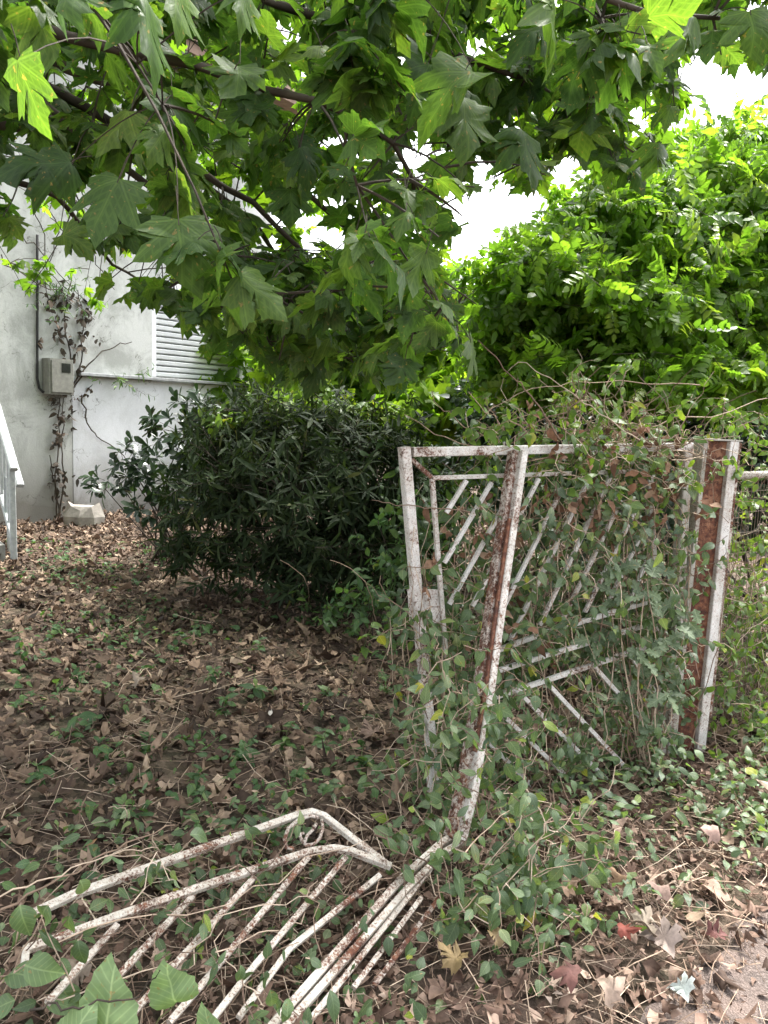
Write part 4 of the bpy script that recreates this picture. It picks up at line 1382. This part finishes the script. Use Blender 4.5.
# oak seedling with lobed blue green leaves
ok_ = empty('oak_sapling', G(625, 770, .1), 'blue green oak sapling with lobed leaves pushing through the lower gate bars', 'sapling')
sm = MB()
lP, lD, lN, lS = [], [], [], []
for (x, y) in ((595, 560), (615, 585), (640, 660), (625, 670), (660, 610), (600, 625), (630, 710), (660, 730), (610, 690), (600, 590), (625, 560), (640, 600), (610, 640), (650, 650), (635, 625), (660, 690), (585, 640), (645, 680), (620, 540)):
    tip = G(x, y, rng.uniform(.02, .2))
    long_stems(sm, G(635, 780, .08), tip, .004, 10, .015)
    for k in range(6):
        a = rng.random() * 6.28
        d = norm(np.array([math.cos(a), -.3 + .4 * math.sin(a), math.sin(a) * .6 - .2]))
        lP.append(tip + rng.normal(0, .02, 3)); lD.append(d); lN.append(norm(TOC + rng.normal(0, .4, 3) + UP * .7)); lS.append(rng.uniform(.06, .10))
cloud('foliage', T_OAK, lP, lD, lN, lS, rng.random(len(lP)), MAT['oak'], ok_)
tag(sm.build('stem_tangle', MAT['drystem'], ok_), kind='stuff')
# dead vine on the house wall
hv = empty('wall_vine', wp(*wc(58, 515), .03), 'withered climbing vine with brown hanging leaves on the house wall under the meter box', 'vine')
sm = MB()
for pts in ([(55, 518), (53, 480), (57, 440), (58, 398)], [(58, 518), (62, 480), (60, 430), (62, 396)], [(62, 396), (72, 380), (66, 340), (62, 300), (70, 280)], [(72, 392), (80, 350), (82, 320), (76, 290)],
            [(58, 515), (50, 470), (48, 455)], [(68, 395), (90, 360), (112, 345), (130, 342)], [(80, 395), (86, 430), (110, 445), (125, 460)]):
    P_ = smooth_path([wp(*wc(x, y), .04) for x, y in pts], 14)
    P_[1:-1] += rng.normal(0, .012, (12, 3))
    sm.tube(P_, np.linspace(.012, .006, 14), 5, .4)
tag(sm.build('stem_tangle', MAT['twig'], hv), kind='stuff')
s_ = []
for x, y in [(rng.normal(58, 5), rng.uniform(400, 515)) for _ in range(34)] + [(rng.normal(76, 9), rng.uniform(290, 400)) for _ in range(44)] + [(rng.uniform(40, 66), rng.uniform(280, 345)) for _ in range(22)]:
    s_.append(wp(*wc(x, y), rng.uniform(.03, .12)))
vine_mass(hv, s_, 4, .085, 'deadgrey', 'dead_leaves', T_OVS, None, None, .15)
hg = empty('wall_creeper', wp(*wc(95, 300), .1), 'green feathery creeper hanging on the house wall above the meter box', 'vine')
sm = MB(); s_ = []
for x, y in [(rng.normal(60, 22), rng.normal(288, 10)) for _ in range(26)] + [(rng.uniform(90, 135), rng.uniform(372, 392) + .0) for _ in range(9)]:
    s_.append(wp(*wc(x, y), rng.uniform(.05, .3)))
vine_mass(hg, s_, 6, .10, 'weed', 'foliage', T_LANC, None, sm, .3)
for x0, y0, x1, y1 in ((0, 230, 80, 300), (20, 200, 60, 300), (-10, 260, 90, 320), (40, 195, 44, 300), (75, 235, 110, 290)):
    long_stems(sm, wp(*wc(x0, y0), .25), wp(*wc(x1, y1), .1), .008, 12, .03)
tag(sm.build('stem_tangle', MAT['twig'], hg), kind='stuff')

# ------------------------------------------------------------------ leaf litter, ground cover, twigs
def scatter_ground(n, xr, yr, cond=None):
    x = rng.uniform(*xr, n); y = rng.uniform(*yr, n)
    k = np.ones(n, bool) if cond is None else cond(x, y)
    return x[k], y[k]


def litter(name, x, y, size, mat, tpls, rr, zoff=.012, tilt=.45):
    n = len(x)
    P_ = np.column_stack([x, y, gz(x, y) + zoff + rng.uniform(0, .03, n)])
    a = rng.uniform(0, 6.28, n)
    D_ = np.column_stack([np.cos(a), np.sin(a), rng.normal(0, .25, n)])
    N_ = norm(np.column_stack([rng.normal(0, tilt, n), rng.normal(0, tilt, n), np.ones(n)]))
    o = cloud(name, tpls, P_, D_, N_, size * np.clip(rng.lognormal(-.3, .38, n), .25, 2.0), rng.beta(*rr, n), MAT[mat])
    return tag(o, kind='stuff')


gate_side = lambda x, y: np.dot(np.column_stack([x - GA[0], y - GA[1]]), gn[:2])
def seen(x, y):                                # strewn only where the place is looked at, with a margin
    pix, dep = project(np.column_stack([x, y, 0 * x]))
    return (pix[:, 0] > -150) & (pix[:, 0] < 920) & (dep > 0)


yard = lambda x, y: gate_side(x, y) > -.25
verge = lambda x, y: (gate_side(x, y) <= -.1) & (edge_dist(x, y) > .1 - .75 * rng.random(len(x)) ** 2)
x, y = scatter_ground(38000, (-6.5, 3.5), (1.8, 11), lambda x, y: yard(x, y) & seen(x, y))
o = litter('leaf_litter', x, y, .068, 'litter', T_DRY + T_SCRAP + T_CURL[:3], (1.3, 1.7), tilt=.4)
tag(o, 'brown fallen plane leaves carpeting the shaded yard', 'leaf litter')
x, y = scatter_ground(26000, (-2.5, 3.6), (.9, 4.5), verge)
o = litter('leaf_litter', x, y, .045, 'litter_pale', T_SCRAP + T_CURL + T_DRY[:2], (1.4, 1.6), tilt=.8)
tag(o, 'pale dry leaf scraps covering the verge between the gate and the track', 'leaf litter')
x, y = scatter_ground(700, (-2.5, 3.6), (.9, 4.5), verge)
o = litter('leaf_litter', x, y, .065, 'litter_pale', T_DRY[:4] + T_CURL, (1.4, 1.8), .03, .9)
tag(o, 'curled pinkish tan plane leaves lying on the verge in front of the gate', 'leaf litter')
# straw and twigs
mbs = MB()
for _ in range(7500):
    x, y = rng.uniform(-1.5, 3), rng.uniform(1.2, 4.2)
    g_ = gate_side(np.array([x]), np.array([y]))[0]
    if edge_dist(x, y) < .05 - .6 * rng.random() ** 2: continue
    if g_ > 0 and rng.random() < .7: continue
    a = rng.uniform(0, 6.28); L = rng.uniform(.05, .22)
    p = np.array([x, y, gz(x, y) + rng.uniform(.01, .05)])
    d = np.array([math.cos(a), math.sin(a), rng.normal(.05, .25)]) * L
    mbs.tube([p, p + d * .5 + rng.normal(0, .012, 3), p + d], rng.uniform(.0007, .0017), 3, rng.random())
for _ in range(1500):
    x, y = rng.uniform(-6, 3), rng.uniform(2.2, 9)
    a = rng.uniform(0, 6.28); L = rng.uniform(.06, .35)
    p = np.array([x, y, gz(x, y) + rng.uniform(.01, .05)])
    d = np.array([math.cos(a), math.sin(a), rng.normal(.03, .12)]) * L
    mbs.tube([p, p + d * .5 + rng.normal(0, .015, 3), p + d], rng.uniform(.001, .0026), 3, rng.random())
tag(mbs.build('straw', MAT['drystem']), 'dry straw and thin twigs strewn over the ground', 'straw', kind='stuff')
# low green ground cover
def groundcover(name, n, cond, xr, yr, hmax, size, mat, label, rr=(1.3, 1.8), clump=True):
    LP, LD, LN, LS = [], [], [], []
    x, y = scatter_ground(n, xr, yr, cond)
    for a, b in zip(x, y):
        if (a - PB[0]) ** 2 + (b - PB[1] + .12) ** 2 < .05: continue
        if clump:
            q = math.sin(2.7 * a + 1.3 * b) + math.sin(1.9 * b - 2.2 * a + 1) + .7 * math.sin(5.3 * a + 4.1 * b)
            if q + rng.normal(0, .7) < .1: continue
        h = hmax * rng.random() ** 1.5
        for _ in range(int(rng.integers(1, 5))):
            LP.append((a + rng.normal(0, .03), b + rng.normal(0, .03), gz(a, b) + .025 + h + rng.normal(0, .008)))
            an = rng.uniform(0, 6.28)
            LD.append((math.cos(an), math.sin(an), rng.normal(-.1, .4)))
            LN.append(norm(np.array([0, -.25, 1]) + rng.normal(0, .4, 3)))
            LS.append(size * rng.uniform(.5, 1.25))
    o = cloud(name, T_OV, np.array(LP), np.array(LD), np.array(LN), np.array(LS), rng.beta(*rr, len(LP)), MAT[mat])
    return tag(o, label, 'ground cover', kind='stuff')


groundcover('ground_cover', 5200, yard, (-6, 3), (2.2, 8.5), .05, .052, 'weed', 'low green seedlings scattered through the brown leaves of the yard')
groundcover('ground_cover', 5000, lambda x, y: (gate_side(x, y) < .15) & (edge_dist(x, y) > .12), (-2, 3.5), (1.2, 4.6), .11, .045, 'vine', 'green creeping vine leaves over the verge in front of the gate')
groundcover('ground_cover', 3200, lambda x, y: (gate_side(x, y) < .12) & (gate_side(x, y) > -.95 - .3 * np.sin(4 * x)) & (x > .3) & (edge_dist(x, y) > .15), (0, 3.6), (2, 5), .22, .05, 'vine', 'thick green vine leaves banked up at the foot of the gate and fence', clump=False)

# ------------------------------------------------------------------ single weeds in the yard
def weed(x, y, h, n, label, group=None, size=.05, mat='weed', lean=(0, 0)):
    root = empty('weed_plant', (x, y, gz(x, y)), label, 'weed', group)
    b = np.array([x, y, gz(x, y) - .01])
    tip = b + np.array([lean[0] + rng.normal(0, .04), lean[1] + rng.normal(0, .04), h])
    m_ = MB(); pts = long_stems(m_, b, tip, .0025, 8, .008); m_.build('stem', MAT['greenstem'], root)
    f = rng.uniform(.2, 1, n)
    P_ = np.array([pts[min(int(q * 7), 7)] for q in f])
    a = np.arange(n) * 2.4 + rng.random()
    D_ = np.column_stack([np.cos(a), np.sin(a), rng.normal(.0, .35, n)])
    N_ = norm(np.column_stack([rng.normal(0, .3, n), rng.normal(-.2, .3, n), np.ones(n)]))
    cloud('leaves', T_OV, P_, D_, N_, size * rng.uniform(.6, 1.25, n), rng.beta(1.4, 1.6, n), MAT[mat], root)
    return root


for px, py in [(75, 745), (20, 715), (95, 775), (175, 640), (205, 690), (260, 655), (255, 700), (290, 745), (240, 760), (330, 700), (350, 640), (320, 755), (150, 700), (40, 790), (200, 790), (290, 790), (130, 640), (390, 700), (370, 770), (30, 660), (225, 720)]:
    g = gnd(px, py)
    weed(g[0], g[1], rng.uniform(.08, .2), int(rng.integers(9, 18)), 'small green weed seedling rising out of the brown leaf litter in the yard', 'weed seedlings in the yard', .06)
g = gnd(350, 680); weed(g[0], g[1], .38, 12, 'taller thin sapling with a few yellow green leaves left of the upright gate frame', None, .075, 'fence_leaf', (.1, 0))
g = gnd(395, 660); weed(g[0], g[1], .5, 12, 'thin yellow leaved shoot just behind the left stile of the upright gate', None, .06, 'fence_leaf', (-.05, 0))

# foreground plants
bl = empty('broad_leaf_weed', gnd(150, 1060), 'plant with two big triangular pale green leaves in front of the fallen gate bars', 'plant')
sm = MB()
lP, lD, lN, lS = [], [], [], []
for px, py, Y, spx, rot in ((108, 1030, 1.5, 84, 178), (178, 1000, 1.55, 74, 205), (60, 1060, 1.45, 60, 150), (215, 1046, 1.5, 50, 200)):
    p = at(px, py, Y); a = R(rot); s = spx * Y / FPX
    d = norm(-camU * math.cos(a) + camR * math.sin(a) + camF * .2)
    lP.append(p); lD.append(d); lN.append(norm(-camF + UP * .25 + rng.normal(0, .12, 3))); lS.append(s)
    long_stems(sm, gnd(150, 1060), p, .003, 8, .008)
cloud('leaves', T_HEART, lP, lD, lN, lS, [.6, .5, .7, .4], MAT['broad'], bl)
sm.build('stems', MAT['greenstem'], bl)
fv2 = empty('foreground_vine', gnd(-20, 1000), 'vine with oval green and yellow leaves at the lower left corner over the fallen gate', 'vine')
sm = MB(); s_ = []
lP, lD, lN, lS = [], [], [], []
for px, py, spx, rot in ((20, 905, 44, 20), (48, 905, 42, -25), (12, 935, 40, 5), (38, 930, 36, 35), (70, 915, 34, -15), (25, 965, 50, 75), (8, 975, 46, 100), (60, 985, 40, 30), (78, 940, 30, 10), (45, 1000, 44, 80), (15, 1000, 46, -60),
                         (80, 880, 26, 10), (190, 835, 26, 80), (100, 1000, 34, 10), (270, 990, 24, 10), (300, 965, 22, -10), (330, 990, 30, 20), (240, 965, 22, 0)):
    Y = at(px, py, 1)[1] * float(rng.uniform(1.55, 1.75))
    p = at(px, py, Y); a = R(rot); s = spx * Y / FPX
    lP.append(p); lD.append(norm(-camU * math.cos(a) + camR * math.sin(a) + camF * rng.normal(0, .3))); lN.append(norm(-camF * .7 + UP + rng.normal(0, .35, 3))); lS.append(s)
cloud('leaves', T_OV_HI, lP, lD, lN, lS, rng.random(len(lP)) * .8, MAT['vine'], fv2)
for p in lP[:11]: long_stems(sm, gnd(-30 + 60 * rng.random(), 1010), p, .003, 9, .012)
tag(sm.build('stem_tangle', MAT['drystem'], fv2), kind='stuff')
# dry arching stems
def arch(label, pts, r, mat='drystem', name='dry_stem'):
    m_ = MB(); sp = smooth_path(pts, 18); sp[1:-1] += rng.normal(0, .004, (16, 3))
    m_.tube(sp, np.linspace(r, r * .5, 18), 5, rng.random())
    return tag(m_.build(name, MAT[mat], None, True), label, 'dry stem')


arch('long tan dry stem lying slantwise over the upper rail of the fallen gate', [at(-10, 915, 1.75), at(60, 880, 1.85), at(120, 845, 2.0), at(175, 825, 2.1)], .0035)
arch('thin dry stem lying lower across the fallen gate at the left edge', [at(-10, 900, 1.7), at(70, 868, 1.8), at(130, 850, 1.9), at(158, 848, 2.0)], .0025)
arch('bent tan stalk standing upright with a hooked tip in the left yard', [gnd(77, 850), at(79, 815, 2.5), at(85, 798, 2.5), at(100, 785, 2.5)], .004)
arch('thin broken stalk with a square bend behind the fallen gate', [gnd(120, 845), at(128, 808, 2.55), at(124, 807, 2.55), at(108, 808, 2.55)], .003)
arch('long dark thin stem curving through the bottom left across the broad leaves', [at(30, 1010, 1.5), at(80, 1005, 1.5), at(135, 1000, 1.5), at(160, 970, 1.5)], .003, 'twig')
arch('thin brown runner crossing the fallen gate towards the lower middle', [at(240, 965, 1.95), at(300, 985, 1.9), at(360, 1000, 1.9), at(385, 1024, 1.85)], .003)
arch('brown runner slanting right over the bars at the bent stile', [at(375, 835, 2.3), at(420, 860, 2.3), at(470, 890, 2.25), at(520, 900, 2.3)], .0035)
arch('pale leafless stalk poking up above the gate from the tangle', [at(560, 440, 2.9), at(535, 400, 2.9), at(478, 340, 2.9)], .004)
arch('tan arching bramble cane above the top rail of the gate', [at(640, 440, 3.1), at(560, 385, 3.1), at(520, 358, 3.1), at(505, 375, 3.1)], .0028)
arch('long grey bramble cane running level above the gate towards the right', [at(700, 385, 3.6), at(600, 380, 3.4), at(520, 390, 3.1), at(480, 420, 3.0)], .0026)
arch('thin white dry stalk standing in front of the dark shrub', [gnd(380, 640), at(370, 590, 4.6), at(358, 570, 4.6), at(330, 560, 4.6)], .004)
arch('thin curved bare stem left of the upright gate, in the shade', [gnd(310, 610), at(308, 585, 5.2), at(300, 570, 5.2), at(280, 560, 5.2)], .004)
arch('pale horizontal dry stalk reaching left from the gate stile', [at(470, 512, 3.0), at(430, 508, 2.95), at(390, 503, 2.9), at(372, 500, 2.9)], .003)

# single conspicuous fallen leaves
FL = [(641, 950, .15, .95, 'big pale tan curled leaf on the verge, largest near the track', (.42, .33, .23)),
      (673, 960, .15, .5, 'grey beige plane leaf with sharp points at the edge of the track', (.36, .27, .22)),
      (688, 1006, .11, .2, 'pale silvery green upturned leaf lying at the track edge by the bottom', (.50, .55, .50)),
      (716, 848, .12, .9, 'pink tan leaf standing on edge on the verge below the fence', (.44, .27, .21)),
      (684, 930, .10, .4, 'smooth oval tan leaf lying between verge and track', (.42, .29, .18)),
      (667, 903, .12, .3, 'light pinkish brown folded leaf in the middle of the right verge', (.38, .24, .18)),
      (709, 948, .09, .3, 'dark red brown folded leaf on the gritty edge of the track', (.17, .06, .05)),
      (604, 1012, .17, .8, 'large tan folded leaf with ribs at the bottom edge right of the middle', (.40, .28, .20)),
      (576, 995, .11, .9, 'reddish brown crumpled leaf near the bottom edge', (.22, .09, .07)),
      (462, 985, .13, .9, 'ochre crumpled dead leaf hanging near the bottom in the middle', (.30, .20, .07)),
      (498, 955, .10, .9, 'smaller ochre shrivelled leaf on the verge right of the fallen gate stile', (.32, .22, .09)),
      (376, 745, .17, .2, 'wide dull brown plane leaf in the yard just left of the gate', (.17, .105, .075)),
      (140, 690, .15, .2, 'pale beige plane leaf in the middle of the left yard', (.34, .25, .18)),
      (270, 725, .08, .5, 'small whitish leaf scrap standing up in the yard litter', (.52, .47, .41)),
      (112, 640, .22, .9, 'arched dark brown leaf or bark scrap curling up in the far yard', (.13, .07, .05)),
      (70, 990, .13, .3, 'beige plane leaf under the lower left bars of the fallen gate', (.38, .28, .2)),
      (85, 862, .06, .9, 'small orange dead leaf caught on the dry stems at left', (.42, .22, .09)),
      (560, 905, .10, .6, 'tan leaf half hidden in vine leaves on the middle verge', (.36, .22, .13)),
      (625, 893, .10, .3, 'golden brown leaf with dark hollow on the verge below the gate', (.26, .15, .07)),
      (617, 948, .08, .9, 'bright red brown leaf curled upright beside the big tan leaf', (.30, .07, .045))]
for px, py, s, tilt, lab, colr in FL:
    g = gnd(px, py, .03)
    a = rng.uniform(0, 6.28)
    mm, nt = new_mat('fallen_leaf_colour')
    b = NB(nt)
    nz = b.noise(b.coord('Object'), 30, 5, .65)
    cc = b.ramp(nz, [(.3, tuple((v * .8 + .2 * colr[1]) * .45 for v in colr)), (.7, tuple((v * .8 + .2 * colr[1]) * .9 for v in colr))])
    b.out(b.pbsdf(cc, .7, .25, b.bump(nz, .5, .005)))
    nn = norm(np.array([rng.normal(0, .3), -tilt * .7, 1]))
    o = cloud('fallen_leaf', [T_CURL[1] if ('oval' in lab or 'scrap' in lab or 'orange' in lab) else T_DRY[rng.integers(0, 4)]], [g + np.array([0, 0, .035 + .03 * tilt])], [(math.cos(a), math.sin(a), .1)], [nn], [s * .58], [.5], mm)
    tag(o, lab, 'leaf', 'single fallen leaves')

print('done', len(bpy.data.objects))
